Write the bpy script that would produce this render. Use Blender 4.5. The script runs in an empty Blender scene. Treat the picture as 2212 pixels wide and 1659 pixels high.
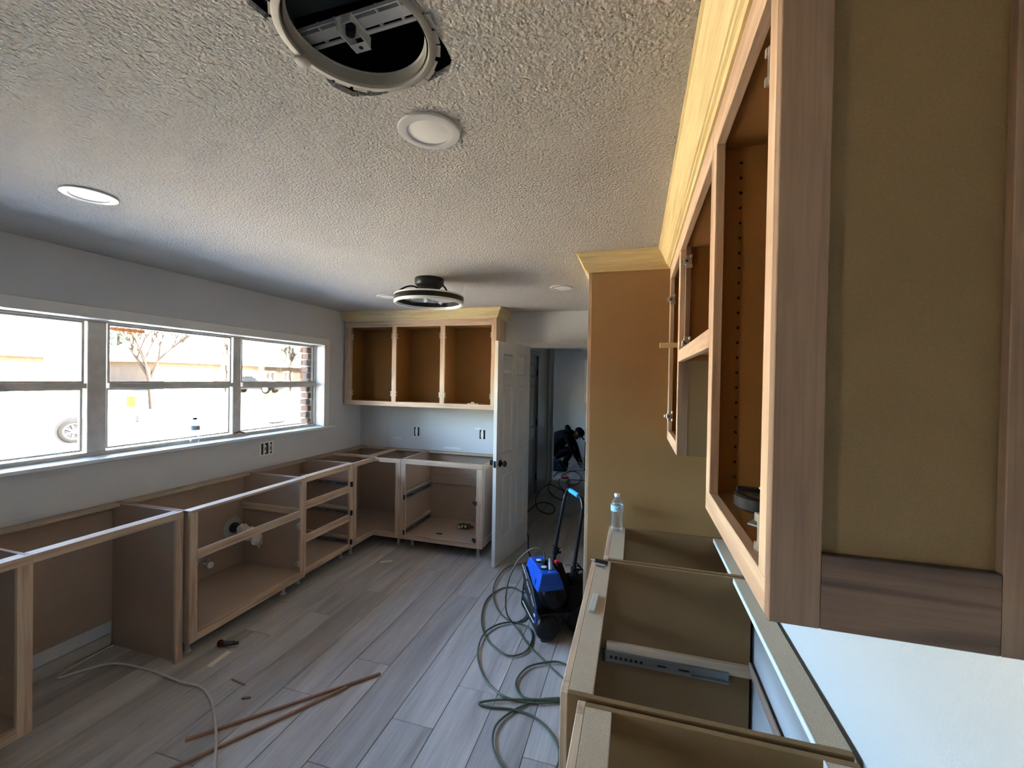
import bpy, bmesh, math, random
from mathutils import Vector, Matrix, Euler

random.seed(7)
SC = bpy.context.scene
COL = SC.collection
PI = math.pi

# ------------------------------------------------------------------ camera
CAM_Z = 1.68
F_PX = 917.94
YAW, PITCH, ROLL = -0.28266056, -0.01007502, 0.01707756
cam_data = bpy.data.cameras.new('camera')
cam_data.sensor_fit = 'HORIZONTAL'
cam_data.sensor_width = 36.0
cam_data.lens = F_PX / 2212.0 * 36.0
cam_data.clip_start = 0.02
cam_data.clip_end = 300
cam = bpy.data.objects.new('camera', cam_data)
COL.objects.link(cam)
_cp, _sp = math.cos(PITCH), math.sin(PITCH)
_fw = Vector((math.sin(YAW) * _cp, math.cos(YAW) * _cp, _sp))
_rt = Vector((math.cos(YAW), -math.sin(YAW), 0))
_up = _rt.cross(_fw)
_rt2 = math.cos(ROLL) * _rt + math.sin(ROLL) * _up
_up2 = -math.sin(ROLL) * _rt + math.cos(ROLL) * _up
_m = Matrix((_rt2, _up2, -_fw)).transposed().to_4x4()
_m.translation = (0, 0, CAM_Z)
cam.matrix_world = _m
SC.camera = cam

# ------------------------------------------------------------------ world, sun, exposure
SC.view_settings.view_transform = 'Standard'
SC.view_settings.look = 'None'
SC.view_settings.gamma = 1.0
SC.view_settings.use_curve_mapping = False
SC.view_settings.exposure = 5.5
world = bpy.data.worlds.new('sky')
SC.world = world
world.use_nodes = True
wn = world.node_tree.nodes
wn.clear()
w_out = wn.new('ShaderNodeOutputWorld')
w_bg = wn.new('ShaderNodeBackground')
w_sky = wn.new('ShaderNodeTexSky')
w_sky.sky_type = 'NISHITA'
w_sky.sun_disc = False
w_sky.sun_elevation = math.radians(40)
w_sky.sun_rotation = math.radians(62)
w_sky.air_density = 1.0
w_sky.dust_density = 3.0
w_sky.ozone_density = 1.0
w_bg.inputs['Strength'].default_value = 0.33
world.node_tree.links.new(w_sky.outputs[0], w_bg.inputs[0])
world.node_tree.links.new(w_bg.outputs[0], w_out.inputs[0])

sun_d = bpy.data.lights.new('sun', 'SUN')
sun_d.energy = 10.0
sun_d.color = (1.0, 0.90, 0.76)
sun_d.angle = math.radians(0.6)
sun = bpy.data.objects.new('sun', sun_d)
COL.objects.link(sun)
sun.rotation_euler = Vector((-0.66, -0.30, -0.62)).to_track_quat('-Z', 'Y').to_euler()
sun.location = (20, 8, 20)
SC.cycles.max_bounces = 10
SC.cycles.diffuse_bounces = 7
SC.cycles.transparent_max_bounces = 12
SC.cycles.caustics_reflective = False
SC.cycles.caustics_refractive = False
SC.cycles.sample_clamp_indirect = 6.0


def portal(name, loc, sx, sy):
    d = bpy.data.lights.new(name, 'AREA')
    d.shape = 'RECTANGLE'
    d.size, d.size_y = sx, sy
    d.cycles.is_portal = True
    o = bpy.data.objects.new(name, d)
    COL.objects.link(o)
    o.location = loc
    o.rotation_euler = (0, -PI / 2, 0)          # faces +x, into the room
    return o


# ------------------------------------------------------------------ materials
MATS = {}


class NT:
    def __init__(self, name):
        self.m = bpy.data.materials.new(name)
        self.m.use_nodes = True
        self.n = self.m.node_tree.nodes
        self.l = self.m.node_tree.links
        self.b = self.n['Principled BSDF']

    def new(self, t, **kw):
        x = self.n.new(t)
        for k, v in kw.items():
            if k.startswith('i_'):
                x.inputs[k[2:].replace('_', ' ')].default_value = v
            else:
                setattr(x, k, v)
        return x

    def link(self, a, b):
        self.l.new(a, b)


def plain(name, col, rough=0.5, metal=0.0, bump=0.0, bscale=200, var=0.0, vscale=20, **kw):
    t = NT(name)
    t.b.inputs['Base Color'].default_value = (*col, 1)
    t.b.inputs['Roughness'].default_value = rough
    t.b.inputs['Metallic'].default_value = metal
    if kw.get('spec') is not None:
        t.b.inputs['Specular IOR Level'].default_value = kw['spec']
    tc = t.new('ShaderNodeTexCoord')
    if var > 0:
        nz = t.new('ShaderNodeTexNoise')
        nz.inputs['Scale'].default_value = vscale
        nz.inputs['Detail'].default_value = 4
        t.link(tc.outputs['Object'], nz.inputs['Vector'])
        mx = t.new('ShaderNodeMix', data_type='RGBA')
        mx.inputs[6].default_value = (*[c * (1 - var) for c in col], 1)
        mx.inputs[7].default_value = (*[min(1, c * (1 + var)) for c in col], 1)
        t.link(nz.outputs[0], mx.inputs[0])
        t.link(mx.outputs[2], t.b.inputs['Base Color'])
    if bump > 0:
        n2 = t.new('ShaderNodeTexNoise')
        n2.inputs['Scale'].default_value = bscale
        n2.inputs['Detail'].default_value = 3
        t.link(tc.outputs['Object'], n2.inputs['Vector'])
        bp = t.new('ShaderNodeBump')
        bp.inputs['Strength'].default_value = bump
        bp.inputs['Distance'].default_value = kw.get('bdist', 0.002)
        t.link(n2.outputs[0], bp.inputs['Height'])
        t.link(bp.outputs[0], t.b.inputs['Normal'])
    MATS[name] = t.m
    return t.m


def wood(name, light, dark, axis, rough=0.55, fig=1.0, speck=0.25):
    """grain runs along axis; each object gets its own offset"""
    t = NT(name)
    tc = t.new('ShaderNodeTexCoord')
    oi = t.new('ShaderNodeObjectInfo')
    mul = t.new('ShaderNodeMath', operation='MULTIPLY')
    mul.inputs[1].default_value = 37.0
    t.link(oi.outputs['Random'], mul.inputs[0])
    add = t.new('ShaderNodeVectorMath', operation='ADD')
    t.link(tc.outputs['Object'], add.inputs[0])
    t.link(mul.outputs[0], add.inputs[1])
    mp = t.new('ShaderNodeMapping')
    s = [26.0, 26.0, 26.0]
    s['xyz'.index(axis)] = 1.6
    mp.inputs['Scale'].default_value = s
    t.link(add.outputs[0], mp.inputs['Vector'])
    n1 = t.new('ShaderNodeTexNoise')
    n1.inputs['Scale'].default_value = 1.0
    n1.inputs['Detail'].default_value = 5
    n1.inputs['Distortion'].default_value = 0.6
    t.link(mp.outputs[0], n1.inputs['Vector'])
    mp2 = t.new('ShaderNodeMapping')
    s2 = [260.0, 260.0, 260.0]
    s2['xyz'.index(axis)] = 9.0
    mp2.inputs['Scale'].default_value = s2
    t.link(add.outputs[0], mp2.inputs['Vector'])
    n2 = t.new('ShaderNodeTexNoise')
    n2.inputs['Scale'].default_value = 1.0
    n2.inputs['Detail'].default_value = 2
    t.link(mp2.outputs[0], n2.inputs['Vector'])
    r1 = t.new('ShaderNodeValToRGB')
    r1.color_ramp.elements[0].position = 0.34
    r1.color_ramp.elements[0].color = (*[l + (d - l) * fig for l, d in zip(light, dark)], 1)
    r1.color_ramp.elements[1].position = 0.56
    r1.color_ramp.elements[1].color = (*light, 1)
    t.link(n1.outputs[0], r1.inputs[0])
    mx = t.new('ShaderNodeMix', data_type='RGBA', blend_type='MULTIPLY')
    mx.inputs[0].default_value = speck
    r2 = t.new('ShaderNodeValToRGB')
    r2.color_ramp.elements[0].position = 0.35
    r2.color_ramp.elements[0].color = (0.45, 0.40, 0.36, 1)
    r2.color_ramp.elements[1].position = 0.6
    t.link(n2.outputs[0], r2.inputs[0])
    t.link(r1.outputs[0], mx.inputs[6])
    t.link(r2.outputs[0], mx.inputs[7])
    t.link(mx.outputs[2], t.b.inputs['Base Color'])
    t.b.inputs['Roughness'].default_value = rough
    bp = t.new('ShaderNodeBump')
    bp.inputs['Strength'].default_value = 0.15
    bp.inputs['Distance'].default_value = 0.0006
    t.link(n2.outputs[0], bp.inputs['Height'])
    t.link(bp.outputs[0], t.b.inputs['Normal'])
    MATS[name] = t.m
    return t.m


def board(name, col, speckle, sc=350.0, rough=0.75, blotch=0.12):
    t = NT(name)
    tc = t.new('ShaderNodeTexCoord')
    n1 = t.new('ShaderNodeTexNoise')
    n1.inputs['Scale'].default_value = sc
    n1.inputs['Detail'].default_value = 2
    t.link(tc.outputs['Object'], n1.inputs['Vector'])
    n2 = t.new('ShaderNodeTexNoise')
    n2.inputs['Scale'].default_value = 3.0
    n2.inputs['Detail'].default_value = 3
    t.link(tc.outputs['Object'], n2.inputs['Vector'])
    r1 = t.new('ShaderNodeValToRGB')
    r1.color_ramp.elements[0].position = 0.32
    r1.color_ramp.elements[0].color = (*[c * (1 - speckle) for c in col], 1)
    r1.color_ramp.elements[1].position = 0.68
    r1.color_ramp.elements[1].color = (*[min(1, c * (1 + speckle * .6)) for c in col], 1)
    t.link(n1.outputs[0], r1.inputs[0])
    mx = t.new('ShaderNodeMix', data_type='RGBA', blend_type='MULTIPLY')
    mx.inputs[0].default_value = 1.0
    r2 = t.new('ShaderNodeValToRGB')
    r2.color_ramp.elements[0].position = 0.3
    r2.color_ramp.elements[0].color = (1 - blotch, 1 - blotch, 1 - blotch, 1)
    r2.color_ramp.elements[1].position = 0.7
    r2.color_ramp.elements[1].color = (1, 1, 1, 1)
    t.link(n2.outputs[0], r2.inputs[0])
    t.link(r1.outputs[0], mx.inputs[6])
    t.link(r2.outputs[0], mx.inputs[7])
    t.link(mx.outputs[2], t.b.inputs['Base Color'])
    t.b.inputs['Roughness'].default_value = rough
    MATS[name] = t.m
    return t.m


def ceiling_mat():
    t = NT('ceiling_texture')
    tc = t.new('ShaderNodeTexCoord')
    n1 = t.new('ShaderNodeTexNoise')
    n1.inputs['Scale'].default_value = 110.0
    n1.inputs['Detail'].default_value = 3
    n1.inputs['Roughness'].default_value = 0.55
    t.link(tc.outputs['Object'], n1.inputs['Vector'])
    v = t.new('ShaderNodeTexVoronoi')
    v.inputs['Scale'].default_value = 125.0
    t.link(tc.outputs['Object'], v.inputs['Vector'])
    ad = t.new('ShaderNodeMath', operation='SUBTRACT')
    t.link(n1.outputs[0], ad.inputs[0])
    ml = t.new('ShaderNodeMath', operation='MULTIPLY')
    ml.inputs[1].default_value = 0.35
    t.link(v.outputs['Distance'], ml.inputs[0])
    t.link(ml.outputs[0], ad.inputs[1])
    bp = t.new('ShaderNodeBump')
    bp.inputs['Strength'].default_value = 0.9
    bp.inputs['Distance'].default_value = 0.011
    t.link(ad.outputs[0], bp.inputs['Height'])
    t.link(bp.outputs[0], t.b.inputs['Normal'])
    t.b.inputs['Base Color'].default_value = (0.48, 0.45, 0.408, 1)
    t.b.inputs['Roughness'].default_value = 0.9
    t.b.inputs['Specular IOR Level'].default_value = 0.15
    MATS['ceiling'] = t.m


def plank_mat():
    t = NT('grey_plank')
    tc = t.new('ShaderNodeTexCoord')
    oi = t.new('ShaderNodeObjectInfo')
    mul = t.new('ShaderNodeMath', operation='MULTIPLY')
    mul.inputs[1].default_value = 53.0
    t.link(oi.outputs['Random'], mul.inputs[0])
    add = t.new('ShaderNodeVectorMath', operation='ADD')
    t.link(tc.outputs['Object'], add.inputs[0])
    t.link(mul.outputs[0], add.inputs[1])
    mp = t.new('ShaderNodeMapping')
    mp.inputs['Scale'].default_value = (9, 0.9, 9)
    t.link(add.outputs[0], mp.inputs['Vector'])
    n1 = t.new('ShaderNodeTexNoise')
    n1.inputs['Detail'].default_value = 6
    n1.inputs['Scale'].default_value = 1.0
    n1.inputs['Distortion'].default_value = 0.8
    t.link(mp.outputs[0], n1.inputs['Vector'])
    mp2 = t.new('ShaderNodeMapping')
    mp2.inputs['Scale'].default_value = (120, 5, 120)
    t.link(add.outputs[0], mp2.inputs['Vector'])
    n2 = t.new('ShaderNodeTexNoise')
    n2.inputs['Detail'].default_value = 4
    n2.inputs['Scale'].default_value = 1.0
    t.link(mp2.outputs[0], n2.inputs['Vector'])
    r = t.new('ShaderNodeValToRGB')
    r.color_ramp.elements[0].position = 0.3
    r.color_ramp.elements[0].color = (0.35, 0.31, 0.28, 1)
    r.color_ramp.elements[1].position = 0.7
    r.color_ramp.elements[1].color = (0.56, 0.52, 0.48, 1)
    t.link(n1.outputs[0], r.inputs[0])
    mx = t.new('ShaderNodeMix', data_type='RGBA', blend_type='MULTIPLY')
    mx.inputs[0].default_value = 0.38
    r2 = t.new('ShaderNodeValToRGB')
    r2.color_ramp.elements[0].position = 0.3
    r2.color_ramp.elements[0].color = (0.5, 0.5, 0.5, 1)
    r2.color_ramp.elements[1].position = 0.65
    t.link(n2.outputs[0], r2.inputs[0])
    t.link(r.outputs[0], mx.inputs[6])
    t.link(r2.outputs[0], mx.inputs[7])
    hs = t.new('ShaderNodeHueSaturation')
    mr = t.new('ShaderNodeMapRange')
    mr.inputs['To Min'].default_value = 0.88
    mr.inputs['To Max'].default_value = 1.13
    t.link(oi.outputs['Random'], mr.inputs['Value'])
    t.link(mr.outputs[0], hs.inputs['Value'])
    t.link(mx.outputs[2], hs.inputs['Color'])
    t.link(hs.outputs[0], t.b.inputs['Base Color'])
    t.b.inputs['Roughness'].default_value = 0.42
    bp = t.new('ShaderNodeBump')
    bp.inputs['Strength'].default_value = 0.2
    bp.inputs['Distance'].default_value = 0.0008
    t.link(n2.outputs[0], bp.inputs['Height'])
    t.link(bp.outputs[0], t.b.inputs['Normal'])
    MATS['plank'] = t.m


def thin_glass(name, tint=(0.93, 0.95, 0.95), refl=0.9, milk=0.0):
    t = NT(name)
    t.n.remove(t.b)
    out = [n for n in t.n if n.type == 'OUTPUT_MATERIAL'][0]
    tr = t.new('ShaderNodeBsdfTransparent')
    tr.inputs[0].default_value = (*tint, 1)
    gl = t.new('ShaderNodeBsdfGlossy')
    gl.inputs['Roughness'].default_value = 0.02
    fr = t.new('ShaderNodeFresnel')
    fr.inputs[0].default_value = 1.45
    ml = t.new('ShaderNodeMath', operation='MULTIPLY')
    ml.inputs[1].default_value = refl
    t.link(fr.outputs[0], ml.inputs[0])
    mx = t.new('ShaderNodeMixShader')
    t.link(ml.outputs[0], mx.inputs[0])
    t.link(tr.outputs[0], mx.inputs[1])
    t.link(gl.outputs[0], mx.inputs[2])
    last = mx
    if milk > 0:
        df = t.new('ShaderNodeBsdfDiffuse')
        df.inputs[0].default_value = (0.85, 0.88, 0.9, 1)
        last = t.new('ShaderNodeMixShader')
        last.inputs[0].default_value = milk
        t.link(mx.outputs[0], last.inputs[1])
        t.link(df.outputs[0], last.inputs[2])
    t.link(last.outputs[0], out.inputs[0])
    MATS[name] = t.m
    return t.m


MAPLE_L, MAPLE_D = (0.62, 0.455, 0.315), (0.43, 0.27, 0.175)
POP_L, POP_D = (0.66, 0.52, 0.26), (0.50, 0.36, 0.15)
for ax in 'xyz':
    wood('maple_' + ax, MAPLE_L, MAPLE_D, ax)
    wood('poplar_' + ax, POP_L, POP_D, ax, fig=0.8)
wood('walnut_x', (0.185, 0.112, 0.072), (0.06, 0.032, 0.022), 'x', fig=1.0)  # dark streaked rail wood, darkened further for the shaded end frame
wood('maple_shade_z', (0.28, 0.18, 0.118), (0.19, 0.112, 0.07), 'z')  # maple with the shade of camera-facing frame parts put into its colour
wood('maple_shade_x', (0.28, 0.18, 0.118), (0.19, 0.112, 0.07), 'x')  # shade-darkened maple again, grain along x
wood('stick_y', (0.34, 0.19, 0.115), (0.22, 0.11, 0.06), 'y')
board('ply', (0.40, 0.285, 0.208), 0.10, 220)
board('mdf_tall', (0.325, 0.178, 0.064), 0.07, 300, blotch=0.10)
board('mdf', (0.30, 0.142, 0.034), 0.07, 300, blotch=0.08)
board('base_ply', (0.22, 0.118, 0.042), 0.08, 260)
board('tan_panel', (0.215, 0.142, 0.061), 0.07, 300, blotch=0.08)
board('chip', (0.50, 0.38, 0.268), 0.22, 420)
plain('paint_wall', (0.58, 0.585, 0.59), 0.75, bump=0.25, bscale=160, bdist=0.002, spec=0.25)
plain('paint_wall_dimmed', (0.43, 0.445, 0.455), 0.7, bump=0.35, bscale=130, bdist=0.003, spec=0.3)  # same paint as the other walls, darkened to set this wall's light level
plain('paint_white', (0.72, 0.72, 0.70), 0.35, bump=0.05, bscale=300)
plain('door_paint', (0.62, 0.57, 0.51), 0.35)
plain('slide_steel', (0.30, 0.30, 0.30), 0.38, 0.9)
plain('pan_dark', (0.03, 0.029, 0.027), 0.8)
plain('tyre_dark', (0.006, 0.006, 0.006), 1.0, spec=0.0)
plain('dark_trim', (0.008, 0.008, 0.009), 1.0, spec=0.0)
plain('paint_hall_dim', (0.34, 0.335, 0.33), 0.18)  # white hall paint, darkened in place of the dim hall light
plain('sash_paint', (0.52, 0.48, 0.42), 0.5, var=0.3, vscale=18)
plain('plastic_white', (0.78, 0.76, 0.72), 0.4)
plain('trim_plastic', (0.56, 0.545, 0.515), 0.4)
plain('zinc', (0.60, 0.57, 0.52), 0.6, var=0.1)
plain('diffuser', (0.82, 0.80, 0.74), 0.35)
plain('ring_white', (0.86, 0.84, 0.80), 0.3)
plain('black', (0.009, 0.009, 0.010), 0.36, spec=0.28)
plain('black_matte', (0.011, 0.011, 0.012), 0.7, var=0.3, spec=0.2)
plain('rubber', (0.015, 0.015, 0.016), 0.6)
plain('dark_metal', (0.08, 0.08, 0.085), 0.35, 0.8)
plain('steel', (0.62, 0.62, 0.63), 0.28, 1.0)
plain('nickel', (0.62, 0.59, 0.54), 0.28, 0.85)
plain('galv', (0.55, 0.55, 0.53), 0.4, 0.7, var=0.15, vscale=40)
plain('blue_plastic', (0.010, 0.085, 0.50), 0.32)
plain('blue_grip', (0.03, 0.30, 0.80), 0.4)
plain('maroon', (0.09, 0.012, 0.014), 0.25)
plain('red_plastic', (0.55, 0.02, 0.03), 0.35)
plain('green_hose', (0.085, 0.105, 0.06), 0.35)
plain('cable_white', (0.56, 0.53, 0.46), 0.5)
plain('paper', (0.72, 0.66, 0.50), 0.8)
plain('text_white', (0.80, 0.80, 0.80), 0.5)
plain('text_navy', (0.02, 0.03, 0.10), 0.5)
plain('label_blue', (0.30, 0.62, 0.80), 0.45)
plain('label_white', (0.74, 0.78, 0.84), 0.45)
plain('denim', (0.012, 0.016, 0.035), 0.9, bump=0.2, bscale=300)
plain('black_cloth', (0.006, 0.006, 0.008), 1.0, bump=0.2, bscale=200, spec=0.05)
plain('skin', (0.16, 0.085, 0.055), 0.7)
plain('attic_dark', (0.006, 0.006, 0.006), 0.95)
plain('brown_box', (0.16, 0.075, 0.035), 0.7, var=0.2)
plain('cut_gypsum', (0.42, 0.38, 0.33), 0.9, bump=0.8, bscale=120, bdist=0.004)
plain('tin', (0.30, 0.28, 0.245), 0.6, 0.0, var=0.2, vscale=12)
plain('brick', (0.30, 0.16, 0.11), 0.9, var=0.3, vscale=30, bump=0.4, bscale=120)
plain('mortar', (0.45, 0.41, 0.36), 0.95)
plain('bounce_concrete', (0.66, 0.64, 0.60), 0.9, var=0.08, vscale=2)
plain('rust', (0.20, 0.07, 0.025), 0.9, var=0.4, vscale=60, spec=0.1)
plain('concrete', (0.36, 0.32, 0.26), 0.9, var=0.12, vscale=1.5)
plain('dry_lawn', (0.28, 0.235, 0.145), 0.95, var=0.25, vscale=2.0)
plain('asphalt', (0.30, 0.27, 0.23), 0.9, var=0.1, vscale=3)
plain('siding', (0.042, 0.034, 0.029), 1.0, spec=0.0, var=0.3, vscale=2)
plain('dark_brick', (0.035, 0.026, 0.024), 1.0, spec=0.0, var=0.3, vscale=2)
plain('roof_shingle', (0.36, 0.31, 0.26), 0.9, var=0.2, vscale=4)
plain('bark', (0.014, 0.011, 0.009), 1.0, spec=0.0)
plain('car_white', (0.75, 0.75, 0.76), 0.25)
plain('car_dark', (0.010, 0.011, 0.013), 0.5, spec=0.1)
plain('car_blue', (0.014, 0.022, 0.034), 0.6, spec=0.1)
plain('car_glass', (0.012, 0.014, 0.016), 0.5, spec=0.05)
plain('amber', (0.10, 0.022, 0.004), 0.9, spec=0.0)
plain('evergreen', (0.018, 0.032, 0.020), 1.0, spec=0.0)
plain('glove_green', (0.05, 0.06, 0.035), 0.9, var=0.5, vscale=60)
plain('crumple', (0.62, 0.55, 0.47), 0.85)
plain('ledger_wood', (0.45, 0.41, 0.36), 0.8, var=0.15)
plain('plank_gap', (0.03, 0.028, 0.026), 0.95)
ceiling_mat()
plank_mat()
thin_glass('pane_glass')
thin_glass('bottle_pet', (0.96, 0.97, 0.975), 0.6, 0.07)


# ------------------------------------------------------------------ mesh helpers
class MB:
    def __init__(self):
        self.v, self.f = [], []

    def add(self, verts, faces):
        k = len(self.v)
        self.v += [tuple(p) for p in verts]
        self.f += [tuple(i + k for i in fc) for fc in faces]
        return self

    def box(self, x0, x1, y0, y1, z0, z1):
        if x0 > x1: x0, x1 = x1, x0
        if y0 > y1: y0, y1 = y1, y0
        if z0 > z1: z0, z1 = z1, z0
        return self.add([(x0, y0, z0), (x1, y0, z0), (x1, y1, z0), (x0, y1, z0),
                         (x0, y0, z1), (x1, y0, z1), (x1, y1, z1), (x0, y1, z1)],
                        [(0, 3, 2, 1), (4, 5, 6, 7), (0, 1, 5, 4), (1, 2, 6, 5), (2, 3, 7, 6), (3, 0, 4, 7)])

    def prism(self, poly, a0, a1, axis):
        """closed 2-D polygon extruded along axis from a0 to a1"""
        n = len(poly)

        def P(p, a):
            if axis == 'x': return (a, p[0], p[1])
            if axis == 'y': return (p[0], a, p[1])
            return (p[0], p[1], a)
        vs = [P(p, a0) for p in poly] + [P(p, a1) for p in poly]
        fs = [tuple(range(n))[::-1], tuple(range(n, 2 * n))]
        fs += [(i, (i + 1) % n, n + (i + 1) % n, n + i) for i in range(n)]
        return self.add(vs, fs)

    def lathe(self, prof, seg=24, c=(0, 0, 0), frame=None, cap=True):
        """profile of (radius, height) about local z; frame = (X, Y, Z) axes"""
        X, Y, Z = frame or (Vector((1, 0, 0)), Vector((0, 1, 0)), Vector((0, 0, 1)))
        c = Vector(c)
        vs, fs = [], []
        for r, h in prof:
            for i in range(seg):
                a = 2 * PI * i / seg
                vs.append(c + X * (r * math.cos(a)) + Y * (r * math.sin(a)) + Z * h)
        for j in range(len(prof) - 1):
            for i in range(seg):
                i2 = (i + 1) % seg
                fs.append((j * seg + i, j * seg + i2, (j + 1) * seg + i2, (j + 1) * seg + i))
        if cap:
            fs.append(tuple(range(seg))[::-1])
            fs.append(tuple(range((len(prof) - 1) * seg, len(prof) * seg)))
        return self.add(vs, fs)

    def cyl(self, p0, p1, r, seg=16, r1=None):
        p0, p1 = Vector(p0), Vector(p1)
        Z = (p1 - p0)
        L = Z.length
        Z.normalize()
        X = Z.orthogonal().normalized()
        Y = Z.cross(X)
        return self.lathe([(r, 0), (r if r1 is None else r1, L)], seg, p0, (X, Y, Z))

    def tube(self, pts, r, seg=8, closed=False):
        pts = [Vector(p) for p in pts]
        n = len(pts)
        vs, fs = [], []
        prev = None
        for i, p in enumerate(pts):
            a = pts[(i - 1) % n] if (closed or i > 0) else p
            b = pts[(i + 1) % n] if (closed or i < n - 1) else p
            T = (b - a)
            if T.length < 1e-9: T = Vector((0, 0, 1))
            T.normalize()
            if prev is None:
                X = T.orthogonal().normalized()
            else:
                X = prev - T * prev.dot(T)
                X = X.normalized() if X.length > 1e-6 else T.orthogonal().normalized()
            prev = X
            Y = T.cross(X)
            rr = r[i] if isinstance(r, (list, tuple)) else r
            for k in range(seg):
                an = 2 * PI * k / seg
                vs.append(p + X * (rr * math.cos(an)) + Y * (rr * math.sin(an)))
        m = n if closed else n - 1
        for i in range(m):
            j = (i + 1) % n
            for k in range(seg):
                k2 = (k + 1) % seg
                fs.append((i * seg + k, i * seg + k2, j * seg + k2, j * seg + k))
        if not closed:
            fs.append(tuple(range(seg))[::-1])
            fs.append(tuple(range((n - 1) * seg, n * seg)))
        return self.add(vs, fs)

    def xf(self, M):
        self.v = [tuple(M @ Vector(p)) for p in self.v]
        return self


def smooth_pts(pts, n=8):
    """Catmull-Rom"""
    P = [Vector(p) for p in pts]
    P = [P[0] * 2 - P[1]] + P + [P[-1] * 2 - P[-2]]
    out = []
    for i in range(1, len(P) - 2):
        for k in range(n):
            t = k / n
            a, b, c, d = P[i - 1], P[i], P[i + 1], P[i + 2]
            out.append(0.5 * ((2 * b) + (c - a) * t + (2 * a - 5 * b + 4 * c - d) * t * t + (3 * b - a - 3 * c + d) * t ** 3))
    out.append(P[-2])
    return out


def world_loc(o):
    p = Vector((0, 0, 0))
    while o is not None:
        p += o.location
        o = o.parent
    return p


def obj(name, mb, mat, parent=None, bevel=0.0, smooth=False, local=False, seg=1):
    """one mesh object; mb holds world coordinates unless local"""
    me = bpy.data.meshes.new(name)
    vs = mb.v
    if parent is not None and not local:
        q = world_loc(parent)
        vs = [(x - q.x, y - q.y, z - q.z) for x, y, z in vs]
    me.from_pydata(vs, [], mb.f)
    me.update()
    o = bpy.data.objects.new(name, me)
    COL.objects.link(o)
    o.parent = parent
    me.materials.append(MATS[mat] if isinstance(mat, str) else mat)
    if smooth:
        me.polygons.foreach_set('use_smooth', [True] * len(me.polygons))
        try:
            me.set_sharp_from_angle(angle=math.radians(40))
        except Exception:
            pass
    if bevel > 0:
        b = o.modifiers.new('bevel', 'BEVEL')
        b.width = bevel
        b.segments = seg
        b.limit_method = 'ANGLE'
        b.angle_limit = math.radians(50)
    return o


def tag(o, label=None, cat=None, group=None, kind=None):
    if label: o['label'] = label
    if cat: o['category'] = cat
    if group: o['group'] = group
    if kind: o['kind'] = kind
    return o


def thing(name, label, cat, loc=(0, 0, 0), rz=0.0, group=None):
    o = bpy.data.objects.new(name, None)
    COL.objects.link(o)
    o.location = loc
    o.rotation_euler = (0, 0, rz)
    o.empty_display_size = 0.05
    return tag(o, label, cat, group)


def struct(name, mb, mat, parent=None, bevel=0.0):
    o = obj(name, mb, mat, parent, bevel)
    if parent is None: o['kind'] = 'structure'
    return o


def struct_empty(name, loc=(0, 0, 0)):
    o = bpy.data.objects.new(name, None)
    COL.objects.link(o)
    o.location = loc
    o['kind'] = 'structure'
    return o


def B(name, b, mat, parent, bevel=0.0012):
    return obj(name, MB().box(*b), mat, parent, bevel)


def dup_tree(o, loc, label=None):
    c = o.copy()
    COL.objects.link(c)
    c.location = loc
    if label: c['label'] = label
    for ch in list(o.children):
        d = ch.copy()
        COL.objects.link(d)
        d.parent = c
        for g in list(ch.children):
            e = g.copy()
            COL.objects.link(e)
            e.parent = d
    return c


# ------------------------------------------------------------------ room constants
XL, XR = -3.10, 0.485          # inner faces of the left and right walls
YF = 4.31                      # inner face of the far wall
YB = -3.60                     # back wall behind the photographer
ZC = 2.388                     # ceiling
FLOOR_Y1 = 9.4                 # far wall of the room beyond the hall

# ------------------------------------------------------------------ floor
XHALL = -1.385
YHALL = 7.0
floor = struct('floor', MB().box(-3.32, 0.60, YB - .15, 9.52, -0.15, -0.006), 'plank_gap')
PW, PLN, SEAM0 = 0.2235, 1.524, -1.345
phase = {0: 1.525, -1: 2.174, -2: 1.848, -3: 1.362, -4: 2.51, -5: 2.198, 1: 1.842, 2: 0.62, 3: 1.13, 4: 0.3,
         -6: 1.02, -7: 0.55, -8: 1.9, 5: 0.9, 6: 1.4, 7: 0.2, 8: 0.7, -9: 0.4}
for k in range(-8, 9):
    x0 = max(SEAM0 + k * PW, XL)
    x1 = min(SEAM0 + (k + 1) * PW, XR)
    if x1 - x0 < 0.02: continue
    y = phase.get(k, 0.5)
    while y > YB: y -= PLN
    while y < 9.4:
        a, b = max(y, YB), min(y + PLN, 9.4)
        if b - a > 0.03:
            obj('plank', MB().box(x0 + .0011, x1 - .0011, a + .0010, b - .0010, -.006, 0), 'plank', floor, bevel=.0022)
        y += PLN

# ------------------------------------------------------------------ walls
XO = -3.32
WZ0, WZ1, WY0, WY1 = 1.165, 2.003, 0.82, 3.675        # kitchen window opening
HZ0, HZ1, HY0, HY1 = 0.80, 1.50, 7.35, 7.95           # unseen far-room window, placed and sized for its light
BZ0, BZ1, BY0, BY1 = 0.90, 2.003, -1.55, -0.95           # unseen window added behind the camera, sized as fill light
m = MB()
m.box(XO, XL, YB - .12, BY0, 0, ZC)
m.box(XO, XL, BY0, BY1, BZ1, ZC).box(XO, XL, BY0, BY1, 0, BZ0 - .0225)
m.box(XO, XL, BY1, WY0, 0, ZC)
m.box(XO, XL, WY0, WY1, 0, WZ0 - .0225).box(XO, XL, WY0, WY1, WZ1, ZC)
m.box(XO, XL, WY1, HY0, 0, ZC)
m.box(XO, XL, HY0, HY1, 0, HZ0 - .0225).box(XO, XL, HY0, HY1, HZ1, ZC)
m.box(XO, XL, HY1, 9.52, 0, ZC)
wall_left = struct('wall_left', m, 'paint_wall')
z = WZ0 + .02
k = 0
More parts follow.
